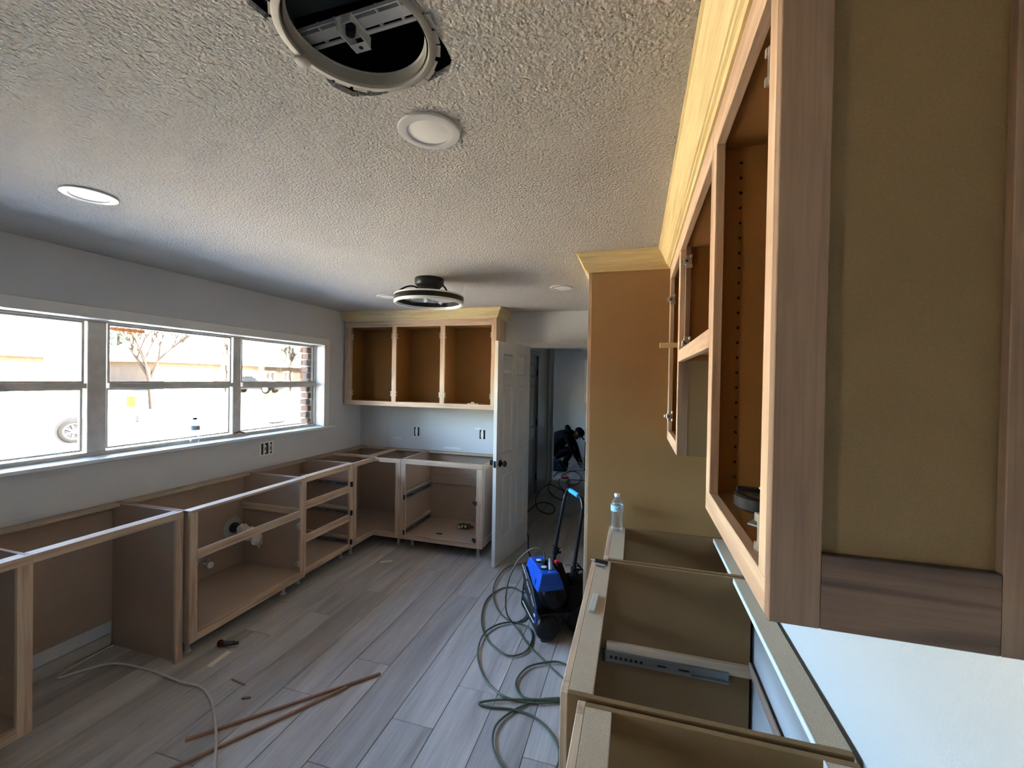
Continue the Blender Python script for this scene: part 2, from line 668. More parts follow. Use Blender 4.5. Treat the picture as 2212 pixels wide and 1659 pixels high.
while z < WZ1 - .03:                                   # brick return seen through the last pane
    obj('brick', MB().box(-3.325, -3.235 - .012 * (k % 2), WY1 - .062 - .008 * (k % 2), WY1 + .001, z, z + .057), 'brick', wall_left, bevel=.003)
    z += .067
    k += 1
wall_right = struct('wall_right', MB().box(XR, .60, YB - .12, 9.52, 0, ZC), 'paint_wall_dimmed')
OX0, OX1, OZ = -1.11, -0.29, 2.03
m = MB().box(XL, OX0, YF, YF + .12, 0, ZC).box(OX1, XR, YF, YF + .12, 0, ZC).box(OX0, OX1, YF, YF + .12, OZ, ZC)
wall_far = struct('wall_far', m, 'paint_wall')
wall_back = struct('wall_back', MB().box(XL, XR, YB - .12, YB, 0, ZC), 'paint_wall')
DH0, DH1 = 5.30, 6.11
m = MB().box(XHALL - .11, XHALL, YF + .12, DH0, 0, ZC).box(XHALL - .11, XHALL, DH1, YHALL, 0, ZC).box(XHALL - .11, XHALL, DH0, DH1, 2.04, ZC)
m.box(XHALL - .11, XHALL - .06, DH0, DH1, 0, 2.04)
wall_hall = struct('wall_hall', m, 'paint_hall_dim')
wall_hall_end = struct('wall_hall_end', MB().box(XL, XHALL + .0, YHALL, YHALL + .11, 0, ZC), 'paint_wall')
wall_far_room = struct('wall_far_room', MB().box(XL, XR, 9.4, 9.52, 0, ZC), 'paint_wall')
# plaster patches left on the far wall
for (x0, x1, z0, z1) in ((-2.03, -1.83, .905, .925), (-1.66, -1.60, 1.135, 1.155), (-2.66, -2.55, .985, .998)):
    obj('plaster_patch', MB().box(x0, x1, YF - .0015, YF + .001, z0, z1), 'paint_white', wall_far)

# ceiling with the ragged cut-out around the old fixture
HOLE = [(-0.724, 0.640), (-0.715, 0.703), (-0.732, 0.733), (-0.731, 0.770), (-0.719, 0.827), (-0.722, 0.880), (-0.699, 0.922),
        (-0.635, 0.934), (-0.547, 0.929), (-0.480, 0.920), (-0.422, 0.900), (-0.407, 0.880), (-0.403, 0.839), (-0.406, 0.790),
        (-0.404, 0.70), (-0.43, 0.62), (-0.50, 0.59), (-0.60, 0.585), (-0.68, 0.60)]
bm = bmesh.new()
outer = [bm.verts.new((x, y, ZC)) for x, y in ((XO, YB - .12), (.60, YB - .12), (.60, 9.52), (XO, 9.52))]
hv = [bm.verts.new((x, y, ZC)) for x, y in HOLE]
es = [bm.edges.new((L[i], L[(i + 1) % len(L)])) for L in (outer, hv) for i in range(len(L))]
bmesh.ops.triangle_fill(bm, use_beauty=True, use_dissolve=False, edges=es)
for f in list(bm.faces):                               # drop whatever was filled inside the cut-out
    c = f.calc_center_median()
    inside = False
    for i in range(len(HOLE)):
        (xa, ya), (xb, yb) = HOLE[i], HOLE[(i + 1) % len(HOLE)]
        if (ya > c.y) != (yb > c.y) and c.x < (xb - xa) * (c.y - ya) / (yb - ya) + xa: inside = not inside
    if inside: bm.faces.remove(f)
r = bmesh.ops.extrude_face_region(bm, geom=list(bm.faces))
bmesh.ops.translate(bm, vec=(0, 0, .013), verts=[v for v in r['geom'] if isinstance(v, bmesh.types.BMVert)])
bmesh.ops.recalc_face_normals(bm, faces=list(bm.faces))
me = bpy.data.meshes.new('ceiling')
bm.to_mesh(me)
bm.free()
ceiling = bpy.data.objects.new('ceiling', me)
COL.objects.link(ceiling)
ceiling['kind'] = 'structure'
me.materials.append(MATS['ceiling'])
m = MB()                                               # near-black box added above the cut-out, its darkness painted in
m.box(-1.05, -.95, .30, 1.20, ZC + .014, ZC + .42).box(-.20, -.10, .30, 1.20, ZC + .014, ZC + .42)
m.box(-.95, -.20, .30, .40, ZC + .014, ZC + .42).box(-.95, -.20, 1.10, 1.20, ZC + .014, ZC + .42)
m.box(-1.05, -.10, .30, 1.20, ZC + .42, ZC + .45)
struct('attic_box', m, 'attic_dark')
struct('roof', MB().box(-4.0, 1.6, YB - 1.0, 10.4, ZC + .5, ZC + .62), 'roof_shingle')  # unseen slab with eave, put in to keep direct sun out

# casing of the kitchen doorway
t = struct_empty('trim_1', (OX0, YF, 0))
m = MB().prism([(YF - .018, 2.012), (YF - .018, 2.052), (YF - .012, 2.060), (YF - .010, 2.068), (YF, 2.068), (YF, 2.012)], -1.205, -.22, 'x')
obj('head_casing', m, 'paint_white', t)
obj('side_casing', MB().box(-1.17, OX0 + .004, YF - .016, YF, 0, 2.012), 'paint_white', t, .003)
obj('side_casing', MB().box(OX1 - .004, -.22, YF - .016, YF, 0, 2.012), 'paint_white', t, .003)
m = MB().box(OX0, OX0 + .018, YF, YF + .12, 0, OZ).box(OX1 - .018, OX1, YF, YF + .12, 0, OZ).box(OX0 + .018, OX1 - .018, YF, YF + .12, OZ - .018, OZ)
obj('jamb', m, 'paint_white', t)
t = struct_empty('trim_2', (XHALL, YHALL, 0))
obj('side_casing', MB().box(XHALL, XHALL + .018, YHALL - .06, YHALL, 0, ZC), 'paint_white', t, .003)
obj('jamb', MB().box(XHALL, XHALL + .075, YHALL, YHALL + .11, 0, ZC), 'paint_white', t, .003)
obj('corner_bracket', MB().prism([(XHALL + .075, ZC - .14), (XHALL + .075, ZC - .005), (XHALL + .24, ZC - .005), (XHALL + .22, ZC - .03)], YHALL + .02, YHALL + .08, 'y'), 'paint_wall', t)
t = struct_empty('trim_3', (XHALL, DH0, 0))
m = MB().prism([(XHALL, 2.03), (XHALL + .016, 2.03), (XHALL + .020, 2.075), (XHALL + .012, 2.092), (XHALL, 2.092)], DH0 - .06, DH1 + .09, 'y')
obj('head_casing', m, 'paint_hall_dim', t)
obj('side_casing', MB().box(XHALL, XHALL + .016, DH1 + .004, DH1 + .07, 0, 2.03), 'paint_hall_dim', t, .003)
obj('side_casing', MB().box(XHALL, XHALL + .016, DH0 - .06, DH0 - .004, 0, 2.03), 'paint_hall_dim', t, .003)


# ------------------------------------------------------------------ windows
def window(name, y0, y1, z0, z1, panes, rail_z=None, stool=None):
    """double-hung style window in the left wall; panes = list of (ya, yb)"""
    w = struct_empty(name, (XL, y0, z0))
    xf0, xf1 = -3.245, -3.19
    fr = MB()
    fr.box(xf0, xf1 - .015, y0, y1, z0, z0 + .024).box(xf0, xf1, y0, y1, z1 - .012, z1)
    fr.box(xf0, xf1, y0, panes[0][0], z0 + .032, z1 - .012).box(xf0, xf1, panes[-1][1], y1, z0 + .032, z1 - .012)
    obj('frame', fr, 'sash_paint', w, .002)
    for a, b in zip(panes[:-1], panes[1:]):
        obj('mullion', MB().box(xf0, xf1 - .010, a[1] + .010, b[0] - .010, z0 + .024, z1 - .012), 'sash_paint', w, .003)
    for (a, b) in panes:
        for (p, q, xo) in (((z0 + .032, rail_z - .016, -.012), (rail_z + .016, z1 - .012, 0)) if rail_z else ((z0 + .032, z1 - .012, 0),)):
            s = MB()
            s.box(xf0 + .012 + xo, xf0 + .034 + xo, a, a + .014, p, q).box(xf0 + .012 + xo, xf0 + .034 + xo, b - .014, b, p, q)
            s.box(xf0 + .012 + xo, xf0 + .034 + xo, a + .014, b - .014, p, p + .012).box(xf0 + .012 + xo, xf0 + .034 + xo, a + .014, b - .014, q - .012, q)
            sash = obj('sash', s, 'sash_paint', w, .0015)
            obj('pane', MB().box(xf0 + .021 + xo, xf0 + .025 + xo, a + .012, b - .012, p + .010, q - .010), 'pane_glass', sash)
        if rail_z:
            obj('meeting_rail', MB().box(xf0 + .004, xf1 + .004, a, b, rail_z - .016, rail_z + .016), 'sash_paint', w, .002)
    # painted reveal, casing and stool
    rv = MB().box(xf1, XL, y1 - .001, y1 + .012, z0, z1 + .012).box(xf1, XL, y0 - .012, y0 + .001, z0, z1 + .012).box(xf1, XL, y0, y1, z1 - .001, z1 + .012)
    obj('reveal', rv, 'paint_white', w)
    obj('head_casing', MB().box(XL, XL + .016, y0 - .075, y1 + .075, z1, z1 + .068), 'paint_white', w, .003)
    obj('side_casing', MB().box(XL, XL + .016, y1, y1 + .075, z0, z1), 'paint_white', w, .003)
    obj('side_casing', MB().box(XL, XL + .016, y0 - .075, y0, z0, z1), 'paint_white', w, .003)
    obj('sill', MB().box(XO + .02, XL, y0 - .0, y1 + .0, z0 - .022, z0).box(XL, XL + .045, y0 - .15, y1 + .155, z0 - .022, z0), 'paint_white', w, .004)
    return w


window_1 = window('window_1', WY0, WY1, WZ0, WZ1, [(.835, 1.752), (1.868, 2.728), (2.818, 3.665)], 1.599)
hk = obj('sash_lock', MB().tube([(-3.19, 2.735, 1.19), (-3.18, 2.78, 1.205), (-3.18, 2.83, 1.19)], .008, 6), 'brown_box', window_1)
obj('lift_handle', MB().tube([(-3.25, 3.14, 1.245), (-3.245, 3.19, 1.236), (-3.245, 3.27, 1.236), (-3.245, 3.33, 1.243), (-3.25, 3.36, 1.262)], .006, 6).cyl((-3.25, 3.27, 1.20), (-3.25, 3.27, 1.236), .008, 8), 'cable_white', window_1)
far_fill_window = window('far_fill_window', HY0, HY1, HZ0, HZ1, [(7.365, 7.935)], 1.15)
rear_fill_window = window('rear_fill_window', BY0, BY1, BZ0, BZ1, [(-1.535, -.965)])
portal('window_daylight', (XL + .03, (WY0 + WY1) / 2, (WZ0 + WZ1) / 2), WZ1 - WZ0, WY1 - WY0)
portal('rear_fill_daylight', (XL + .03, (BY0 + BY1) / 2, (BZ0 + BZ1) / 2), BZ1 - BZ0, BY1 - BY0)
portal('far_fill_daylight', (XL + .03, (HY0 + HY1) / 2, (HZ0 + HZ1) / 2), HZ1 - HZ0, HY1 - HY0)


# ------------------------------------------------------------------ crown mouldings
CROWN = [(0, 2.286), (.006, 2.286), (.010, 2.296), (.016, 2.299), (.018, 2.304), (.022, 2.306), (.030, 2.322), (.040, 2.344),
         (.048, 2.358), (.055, 2.368), (.058, 2.374), (.064, 2.377), (.064, ZC - .001), (0, ZC - .001)]


def crown(name, label, path, mats):
    th = thing(name, label, 'crown molding', (path[0][0], path[0][1], 2.286))
    P = [Vector((x, y)) for x, y in path]
    nrm = []
    for i in range(len(P) - 1):
        d = (P[i + 1] - P[i]).normalized()
        nrm.append(Vector((-d.y, d.x)))
    off = []
    for i in range(len(P)):
        if i == 0: off.append(nrm[0])
        elif i == len(P) - 1: off.append(nrm[-1])
        else:
            s = nrm[i - 1] + nrm[i]
            off.append(s / (s.dot(nrm[i])))
    for i in range(len(P) - 1):
        vs = []
        for j in (i, i + 1):
            for d, zz in CROWN:
                q = P[j] + off[j] * d
                vs.append((q.x, q.y, zz))
        n = len(CROWN)
        fs = [(k, (k + 1) % n, n + (k + 1) % n, n + k) for k in range(n)] + [tuple(range(n))[::-1], tuple(range(n, 2 * n))]
        o = obj('molding', MB().add(vs, fs), mats[i], th)
        bmm = bmesh.new()
        bmm.from_mesh(o.data)
        bmesh.ops.recalc_face_normals(bmm, faces=list(bmm.faces))
        bmm.to_mesh(o.data)
        bmm.free()
    return th


UX = .167                       # front of the right wall cabinets
TX, TY = -.262, 2.412           # front and near side of the tall cabinet
UY0 = .605
crown('crown_molding', 'pale yellow wooden crown molding stepping around the tall cabinet at the ceiling',
      [(XR, UY0), (UX, UY0), (UX, TY), (TX, TY), (TX, 3.30)], ['poplar_x', 'poplar_y', 'poplar_x', 'poplar_y'])
UFY = 3.98                      # front of the far wall cabinet
crown('crown_molding', 'pale wooden crown molding above the three-bay cabinet on the far wall',
      [(-1.327, YF), (-1.327, UFY), (XL, UFY)], ['poplar_y', 'poplar_x'])


# ------------------------------------------------------------------ cabinet hardware
def hinge(parent, p, face, up=True):
    """clip-on face-frame hinge plate; face = unit vector it faces"""
    f = Vector(face)
    s = Vector((0, 0, 1)).cross(f)
    p = Vector(p)
    m = MB()

    def bx(a0, a1, b0, b1, c0, c1):
        vs = [p + f * a + s * b + Vector((0, 0, c)) for c in (c0, c1) for a, b in ((a0, b0), (a1, b0), (a1, b1), (a0, b1))]
        m.add(vs, [(0, 3, 2, 1), (4, 5, 6, 7), (0, 1, 5, 4), (1, 2, 6, 5), (2, 3, 7, 6), (3, 0, 4, 7)])
    bx(0, .003, -.012, .012, -.026, .026)
    bx(.003, .012, -.020, .004, -.012, .012)
    bx(.003, .006, -.030, -.018, -.007, .007)
    bx(.003, .010, .006, .014, -.026, -.014)
    bx(.003, .010, .006, .014, .014, .026)
    h = obj('hinge', m, 'nickel', parent, .001)
    obj('screw', MB().cyl(p + f * .012 - s * .008, p + f * .0145 - s * .008, .0045, 8), 'dark_metal', h)
    return h


def slide(parent, p0, p1, nrm, dark_front=True):
    """ball-bearing drawer slide from its front end p0 to its back end p1; nrm = outward side"""
    p0, p1, n = Vector(p0), Vector(p1), Vector(nrm)
    d = (p1 - p0).normalized()
    L = (p1 - p0).length
    Z = Vector((0, 0, 1))

    def bx(m, a0, a1, b0, b1, c0, c1):
        vs = [p0 + d * a + n * b + Z * c for c in (c0, c1) for a, b in ((a0, b0), (a1, b0), (a1, b1), (a0, b1))]
        m.add(vs, [(0, 3, 2, 1), (4, 5, 6, 7), (0, 1, 5, 4), (1, 2, 6, 5), (2, 3, 7, 6), (3, 0, 4, 7)])
    m = MB()
    bx(m, 0, L, 0, .002, -.022, .022)
    bx(m, 0, L, .002, .012, .016, .022)
    bx(m, 0, L, .002, .012, -.022, -.016)
    s = obj('drawer_slide', m, 'slide_steel', parent)
    m = MB()
    bx(m, .012, L * .72, .003, .0105, -.014, .014)
    bx(m, .012, L * .72, .0105, .013, .007, .0155)
    bx(m, .012, L * .72, .0105, .013, -.0155, -.007)
    obj('inner_rail', m, 'slide_steel', s)
    m = MB()
    for k in range(7):
        a = .03 + k * .021
        bx(m, a, a + .011, .0125, .0135, -.006, .006)
    bx(m, L * .45, L * .52, .0125, .0135, -.003, .003)
    bx(m, L * .62, L * .70, .0125, .0135, -.003, .003)
    obj('slot', m, 'black', s)['kind'] = 'stuff'
    m = MB()
    bx(m, -.004, .010, -.001, .014, -.023, .023)
    obj('bumper', m, 'black', s)
    return s


def feet(parent, spots, h=.098):
    for (x, y) in spots:
        obj('leg', MB().lathe([(.022, 0), (.022, .010), (.015, .016), (.015, h - .016), (.024, h - .012), (.024, h)], 10, (x, y, 0)), 'ledger_wood', parent, smooth=True)


CT = .879
# ------------------------------------------------------------------ left run
# A: cabinet left of the dishwasher bay
XF = -2.52
a = thing('base_cabinet', 'unfinished base cabinet left of the open dishwasher bay, cut by the photo edge', 'cabinet', (-2.8, .78, 0))
B('side_panel', (-3.085, XF - .019, 1.182, 1.198, .098, CT), 'ply', a)
B('side_panel', (-3.085, XF - .019, .36, .376, .098, CT), 'ply', a)
B('back_panel', (-3.095, -3.085, .36, 1.198, .098, CT), 'ply', a)
B('bottom_panel', (-3.085, XF - .019, .376, 1.182, .132, .148), 'ply', a)
B('stile', (XF - .019, XF, 1.150, 1.200, .098, .840), 'maple_z', a)
B('stile', (XF - .019, XF, .36, .41, .098, .840), 'maple_z', a)
B('top_rail', (XF - .019, XF, .36, 1.200, .840, CT), 'maple_y', a)
B('bottom_rail', (XF - .019, XF, .41, 1.150, .098, .148), 'maple_y', a)
B('stretcher', (-3.085, -3.02, .376, 1.182, CT - .018, CT), 'chip', a)
B('stretcher', (XF - .060, XF - .019, .376, 1.182, CT - .018, CT), 'maple_y', a)
feet(a, [(-2.62, 1.12), (-2.62, .45), (-3.02, 1.12), (-3.02, .45)])

# dishwasher bay
a = thing('dishwasher_bay', 'open bay with brown end panel to the floor left of the sink cabinet', 'cabinet', (-2.8, 1.5, 0))
B('end_panel', (-3.085, XF - .019, 1.828, 1.846, 0, CT), 'ply', a)
B('stile', (XF - .019, XF, 1.806, 1.846, 0, .840), 'maple_z', a)
B('top_rail', (XF - .019, XF, 1.2005, 1.846, .840, CT), 'maple_y', a)
B('stretcher', (XF - .060, XF - .019, 1.199, 1.828, CT - .018, CT), 'maple_y', a)
B('back_panel', (-3.095, -3.085, 1.199, 1.846, .150, CT), 'ply', a)
B('stretcher', (-3.085, -3.02, 1.199, 1.828, CT - .018, CT), 'chip', a)
B('ledger', (-3.095, -3.078, 1.199, 1.82, .002, .070), 'ledger_wood', a)

# C: sink cabinet
XF = -2.475
a = thing('sink_cabinet', 'wide sink base cabinet standing slightly proud under the middle window', 'cabinet', (-2.78, 2.3, 0))
y0, y1 = 1.852, 2.758
B('side_panel', (-3.085, XF - .019, y0, y0 + .016, .098, CT), 'ply', a)
B('side_panel', (-3.085, XF - .019, y1 - .016, y1, .098, CT), 'ply', a)
B('back_panel', (-3.095, -3.085, y0, y1, .098, CT), 'ply', a)
B('bottom_panel', (-3.085, XF - .019, y0 + .016, y1 - .016, .134, .150), 'ply', a)
B('stile', (XF - .019, XF, y0, y0 + .045, .098, .866), 'maple_z', a)
B('stile', (XF - .019, XF, y1 - .052, y1, .098, .866), 'maple_z', a)
B('top_rail', (XF - .060, XF, y0, y1, .866, .882), 'maple_y', a)
B('middle_rail', (XF - .019, XF, y0 + .045, y1 - .052, .584, .636), 'maple_y', a)
B('bottom_rail', (XF - .019, XF, y0 + .045, y1 - .052, .098, .152), 'maple_y', a)
B('stretcher', (-3.085, -3.02, y0 + .016, y1 - .016, CT - .018, CT), 'chip', a)
B('cleat', (-3.085, XF - .03, y1 - .036, y1 - .016, .590, .640), 'maple_x', a)
for zz in (.515, .223):
    hinge(a, (XF - .012, y1 - .053, zz), (0, -1, 0))
feet(a, [(XF - .10, y0 + .06), (XF - .10, y1 - .12), (-3.02, y0 + .06), (-3.02, y1 - .12)])
# rough-in behind the sink
p = thing('drain_pipe', 'wrapped drain stub coming through a rough cut in the sink cabinet back', 'pipe', (-3.084, 2.66, .45))
m = MB()
rng = random.Random(3)
pts = []
for i in range(16):
    an = 2 * PI * i / 16
    pts.append((2.645 + .075 * math.cos(an) * (1 + .25 * rng.random()), .455 + .075 * math.sin(an) * (1 + .3 * rng.random())))
obj('cutout_patch', MB().prism(pts, -3.0845, -3.080, 'x'), 'cut_gypsum', p)
obj('escutcheon', MB().cyl((-3.08, 2.65, .455), (-3.065, 2.65, .455), .040, 18).cyl((-3.066, 2.65, .455), (-3.02, 2.65, .455), .028, 18), 'dark_metal', p, smooth=True)
obj('stub', MB().cyl((-3.03, 2.65, .455), (-2.90, 2.652, .450), .025, 16), 'plastic_white', p, smooth=True)
m = MB()
rng = random.Random(5)
prof = []
for i in range(9):
    t_ = i / 8
    prof.append((.034 + .016 * math.sin(i * 1.9) * .6 + .012 * rng.random(), t_ * .24))
m.lathe(prof, 11, (-3.0, 2.651, .452), (Vector((0, 1, 0)), Vector((.15, 0, 1)), Vector((1, -.30, -.10)).normalized()))
m.v = [(x + rng.uniform(-.006, .006), y + rng.uniform(-.006, .006), zz + rng.uniform(-.006, .006)) for x, y, zz in m.v]
for (yy, dz, w) in ((2.60, -.085, .03), (2.575, -.05, .025), (2.62, -.06, .03)):
    m.add([(-2.80, yy - w, .44), (-2.78, yy + w, .43), (-2.76, yy, .42 + dz)], [(0, 1, 2), (2, 1, 0)])
obj('wrap', m, 'crumple', p)
v = thing('shutoff_valve', 'small chrome shutoff valve low on the sink cabinet back', 'valve', (-3.084, 2.40, .26))
obj('escutcheon', MB().cyl((-3.0845, 2.405, .262), (-3.078, 2.405, .262), .036, 18), 'steel', v, smooth=True)
obj('stub', MB().cyl((-3.08, 2.405, .262), (-3.02, 2.405, .262), .010, 10).cyl((-3.035, 2.405, .245), (-3.035, 2.405, .300), .013, 10), 'steel', v, smooth=True)
obj('handle', MB().lathe([(.010, 0), (.022, .004), (.024, .012), (.018, .018)], 14, (-3.02, 2.405, .262), (Vector((0, 1, 0)), Vector((0, 0, 1)), Vector((1, 0, 0)))), 'plastic_white', v, smooth=True)

# D: drawer cabinet
XF = -2.50
a = thing('drawer_cabinet', 'narrow drawer base cabinet with three openings and metal slides', 'cabinet', (-2.8, 3.07, 0))
y0, y1 = 2.762, 3.384
B('side_panel', (-3.085, XF - .019, y0, y0 + .014, .098, CT), 'ply', a)
B('side_panel', (-3.085, XF - .019, y1 - .014, y1, .098, CT), 'ply', a)
B('back_panel', (-3.095, -3.085, y0, y1, .098, CT), 'ply', a)
B('bottom_panel', (-3.085, XF - .019, y0 + .014, y1 - .014, .124, .140), 'ply', a)
B('stile', (XF - .019, XF, y0, y0 + .030, .098, CT), 'maple_z', a)
B('stile', (XF - .019, XF, 3.326, y1, .098, CT), 'maple_z', a)
B('top_rail', (XF - .019, XF, y0 + .030, 3.326, .836, CT), 'maple_y', a)
B('middle_rail', (XF - .019, XF, y0 + .030, 3.326, .620, .680), 'maple_y', a)
B('middle_rail', (XF - .019, XF, y0 + .030, 3.326, .354, .414), 'maple_y', a)
B('bottom_rail', (XF - .019, XF, y0 + .030, 3.326, .098, .140), 'maple_y', a)
B('stretcher', (-3.085, -3.02, y0 + .014, y1 - .014, CT - .018, CT), 'chip', a)
B('stretcher', (XF - .060, XF - .019, y0 + .014, y1 - .014, CT - .018, CT), 'maple_y', a)
for zz in (.700, .436, .168):
    B('cleat', (-3.085, XF - .019, 3.349, y1 - .014, zz - .024, zz + .040), 'maple_x', a)
    slide(a, (XF + .014, 3.3485, zz - .008), (-3.02, 3.3485, zz - .008), (0, -1, 0))
feet(a, [(XF - .10, y0 + .05), (XF - .10, y1 - .05), (-3.02, y0 + .05), (-3.02, y1 - .05)])

# E: corner cabinet
a = thing('corner_cabinet', 'open L-shaped corner base cabinet between the window and far walls', 'cabinet', (-2.7, 3.9, 0))
y0, xr, YFR = 3.388, -2.200, 3.70
m = MB().box(-3.085, XF - .019, y0 + .014, YFR + .019, .128, .144).box(-3.085, xr - .014, YFR + .019, 4.295, .128, .144)
obj('bottom_panel', m, 'ply', a)
B('side_panel', (-3.085, XF - .019, y0, y0 + .014, .098, CT), 'ply', a)
B('side_panel', (xr - .014, xr, YFR + .019, 4.295, .098, CT), 'ply', a)
B('back_panel', (-3.095, -3.085, y0, 4.305, .098, CT), 'ply', a)
B('back_panel', (-3.085, xr, 4.295, 4.305, .098, CT), 'ply', a)
B('stile', (XF - .019, XF, y0, 3.432, .098, .838), 'maple_z', a)
B('stile', (-2.257, xr, YFR, YFR + .019, .098, .838), 'maple_z', a)
B('top_rail', (XF - .019, XF, y0, YFR + .019, .838, CT), 'maple_y', a)
B('top_rail', (XF, xr, YFR, YFR + .019, .838, CT), 'maple_x', a)
B('bottom_rail', (XF - .019, XF, 3.432, YFR + .019, .098, .144), 'maple_y', a)
B('bottom_rail', (XF, -2.257, YFR, YFR + .019, .098, .144), 'maple_x', a)
obj('corner_block', MB().prism([(XF + .0005, YFR - .055), (XF + .0005, YFR - .0005), (XF + .055, YFR - .0005)], .846, .862, 'z'), 'maple_x', a)
B('stretcher', (-3.02, XF - .019, 3.735, 3.790, CT - .018, CT), 'maple_x', a)
B('stretcher', (-2.63, -2.575, 3.790, 4.24, CT - .018, CT), 'maple_y', a)
B('stretcher', (-3.085, -3.02, y0 + .014, 4.295, CT - .018, CT), 'chip', a)
B('stretcher', (-3.02, xr - .014, 4.24, 4.295, CT - .018, CT), 'chip', a)
feet(a, [(XF - .08, y0 + .06), (-3.02, y0 + .06), (-2.27, YFR + .10), (-3.0, 4.22), (-2.27, 4.22)])

# F: base cabinet on the far wall
a = thing('base_cabinet', 'single-opening base cabinet on the far wall beside the white door', 'cabinet', (-1.77, 4.0, 0))
x0, x1 = -2.196, -1.340
B('side_panel', (x0, x0 + .014, YFR + .019, 4.295, .098, CT), 'ply', a)
m = MB().box(x1 - .014, x1 - .006, YFR + .019, 4.295, .098, CT)
e = obj('side_panel', m, 'ply', a)
for b_, mt in (((x1 - .006, x1, YFR + .0, YFR + .055, .098, CT), 'maple_z'), ((x1 - .006, x1, 4.24, 4.295, .098, CT), 'maple_z'),
               ((x1 - .006, x1, YFR + .055, 4.24, .82, CT), 'maple_y'), ((x1 - .006, x1, YFR + .055, 4.24, .098, .165), 'maple_y')):
    B('end_trim', b_, mt, a)
B('back_panel', (x0, x1 - .006, 4.295, 4.305, .098, CT), 'ply', a)
B('bottom_panel', (x0 + .014, x1 - .014, YFR + .019, 4.295, .130, .146), 'ply', a)
B('stile', (x0, -2.143, YFR, YFR + .019, .098, .838), 'maple_z', a)
B('stile', (-1.402, x1 - .006, YFR, YFR + .019, .098, .838), 'maple_z', a)
B('top_rail', (x0, x1 - .006, YFR, YFR + .019, .838, CT), 'maple_x', a)
B('bottom_rail', (-2.143, -1.402, YFR, YFR + .019, .098, .146), 'maple_x', a)
B('stretcher', (x0 + .014, x1 - .014, 4.24, 4.295, CT - .018, CT), 'chip', a)
B('stretcher', (x0 + .014, x1 - .014, YFR + .019, YFR + .050, CT - .018, CT), 'maple_x', a)
for zz in (.535, .190):
    B('cleat', (x0 + .014, -2.160, YFR + .019, 4.295, zz - .03, zz + .022), 'maple_y', a)
    slide(a, (-2.1595, YFR - .004, zz - .024), (-2.1595, 4.27, zz - .024), (1, 0, 0))
B('nailer', (x0 + .036, x1 - .014, 4.280, 4.295, .525, .620), 'ply', a)
B('nailer', (x0 + .036, x1 - .014, 4.280, 4.295, .146, .215), 'ply', a)
for zz in (.520, .172):
    m = MB().box(-1.412, -1.402, YFR - .008, YFR + .012, zz - .030, zz + .030)
    B('cleat', (-1.402 - .012, -1.402, YFR + .019, YFR + .060, zz - .05, zz + .06), 'maple_z', a)
    obj('slide_bracket', MB().box(-1.425, -1.402, YFR - .006, YFR + .014, zz - .020, zz + .020).box(-1.440, -1.425, YFR, YFR + .010, zz - .008, zz + .020), 'dark_metal', a, .001)
feet(a, [(x0 + .08, YFR + .10), (x1 - .06, YFR + .06), (x0 + .08, 4.22), (x1 - .08, 4.22)])


# ------------------------------------------------------------------ far wall cabinet
a = thing('wall_cabinet', 'open three-bay wall cabinet above the outlets on the far wall', 'cabinet', (-2.2, 4.15, 1.375))
x0, x1, z0, z1 = -3.080, -1.327, 1.376, 2.300
B('side_panel', (x0, x0 + .014, UFY + .019, 4.300, z0, z1), 'mdf', a)
B('side_panel', (x1 - .014, x1, UFY, 4.305, z0, z1), 'maple_z', a)
B('back_panel', (x0, x1 - .014, 4.300, 4.306, z0, z1), 'mdf', a)
B('bottom_panel', (x0 + .014, x1 - .014, UFY + .019, 4.300, 1.408, 1.424), 'mdf', a)
B('top_panel', (x0 + .014, x1 - .014, UFY + .019, 4.300, 2.225, 2.241), 'mdf', a)
for xm in (-2.464, -1.904):
    B('divider', (xm - .010, xm + .010, UFY + .019, 4.300, 1.424, 2.225), 'mdf', a)
for xa, xb in ((x0, -2.991), (-2.489, -2.439), (-1.929, -1.878), (-1.377, x1 - .014)):
    B('stile', (xa, xb, UFY, UFY + .019, 1.426, 2.220), 'maple_z', a)
B('top_rail', (x0, x1 - .014, UFY, UFY + .019, 2.220, z1), 'maple_x', a)
B('bottom_rail', (x0, x1 - .014, UFY, UFY + .019, z0, 1.426), 'maple_x', a)
for xx, s_ in ((-2.991, 1), (-2.489, -1), (-2.439, 1), (-1.929, -1), (-1.878, 1), (-1.377, -1)):
    for zz in (1.51, 2.12):
        hinge(a, (xx, UFY + .010, zz), (s_, 0, 0))
c = thing('wooden_clip', 'pale wooden offcut lying in the right bay of the far wall cabinet', 'offcut', (-1.58, 4.03, 1.424), .3)
obj('stick', MB().box(-.055, .055, -.008, .008, .0005, .010).box(-.02, .012, -.016, .016, .010, .022), 'paper', c, local=True)


# ------------------------------------------------------------------ right wall cabinets
def side_holes(parent, y, x, za, zb, n):
    """shelf-pin holes: short dark sockets let into the panel"""
    m = MB()
    for i in range(n):
        zz = za + (zb - za) * i / (n - 1)
        m.cyl((x, y - .0006, zz), (x, y + .004, zz), .0032, 8)
    o = obj('shelf_pin_hole', m, 'black', parent)
    o['kind'] = 'stuff'
    return o


UZ0, UZ1 = 1.380, 2.300
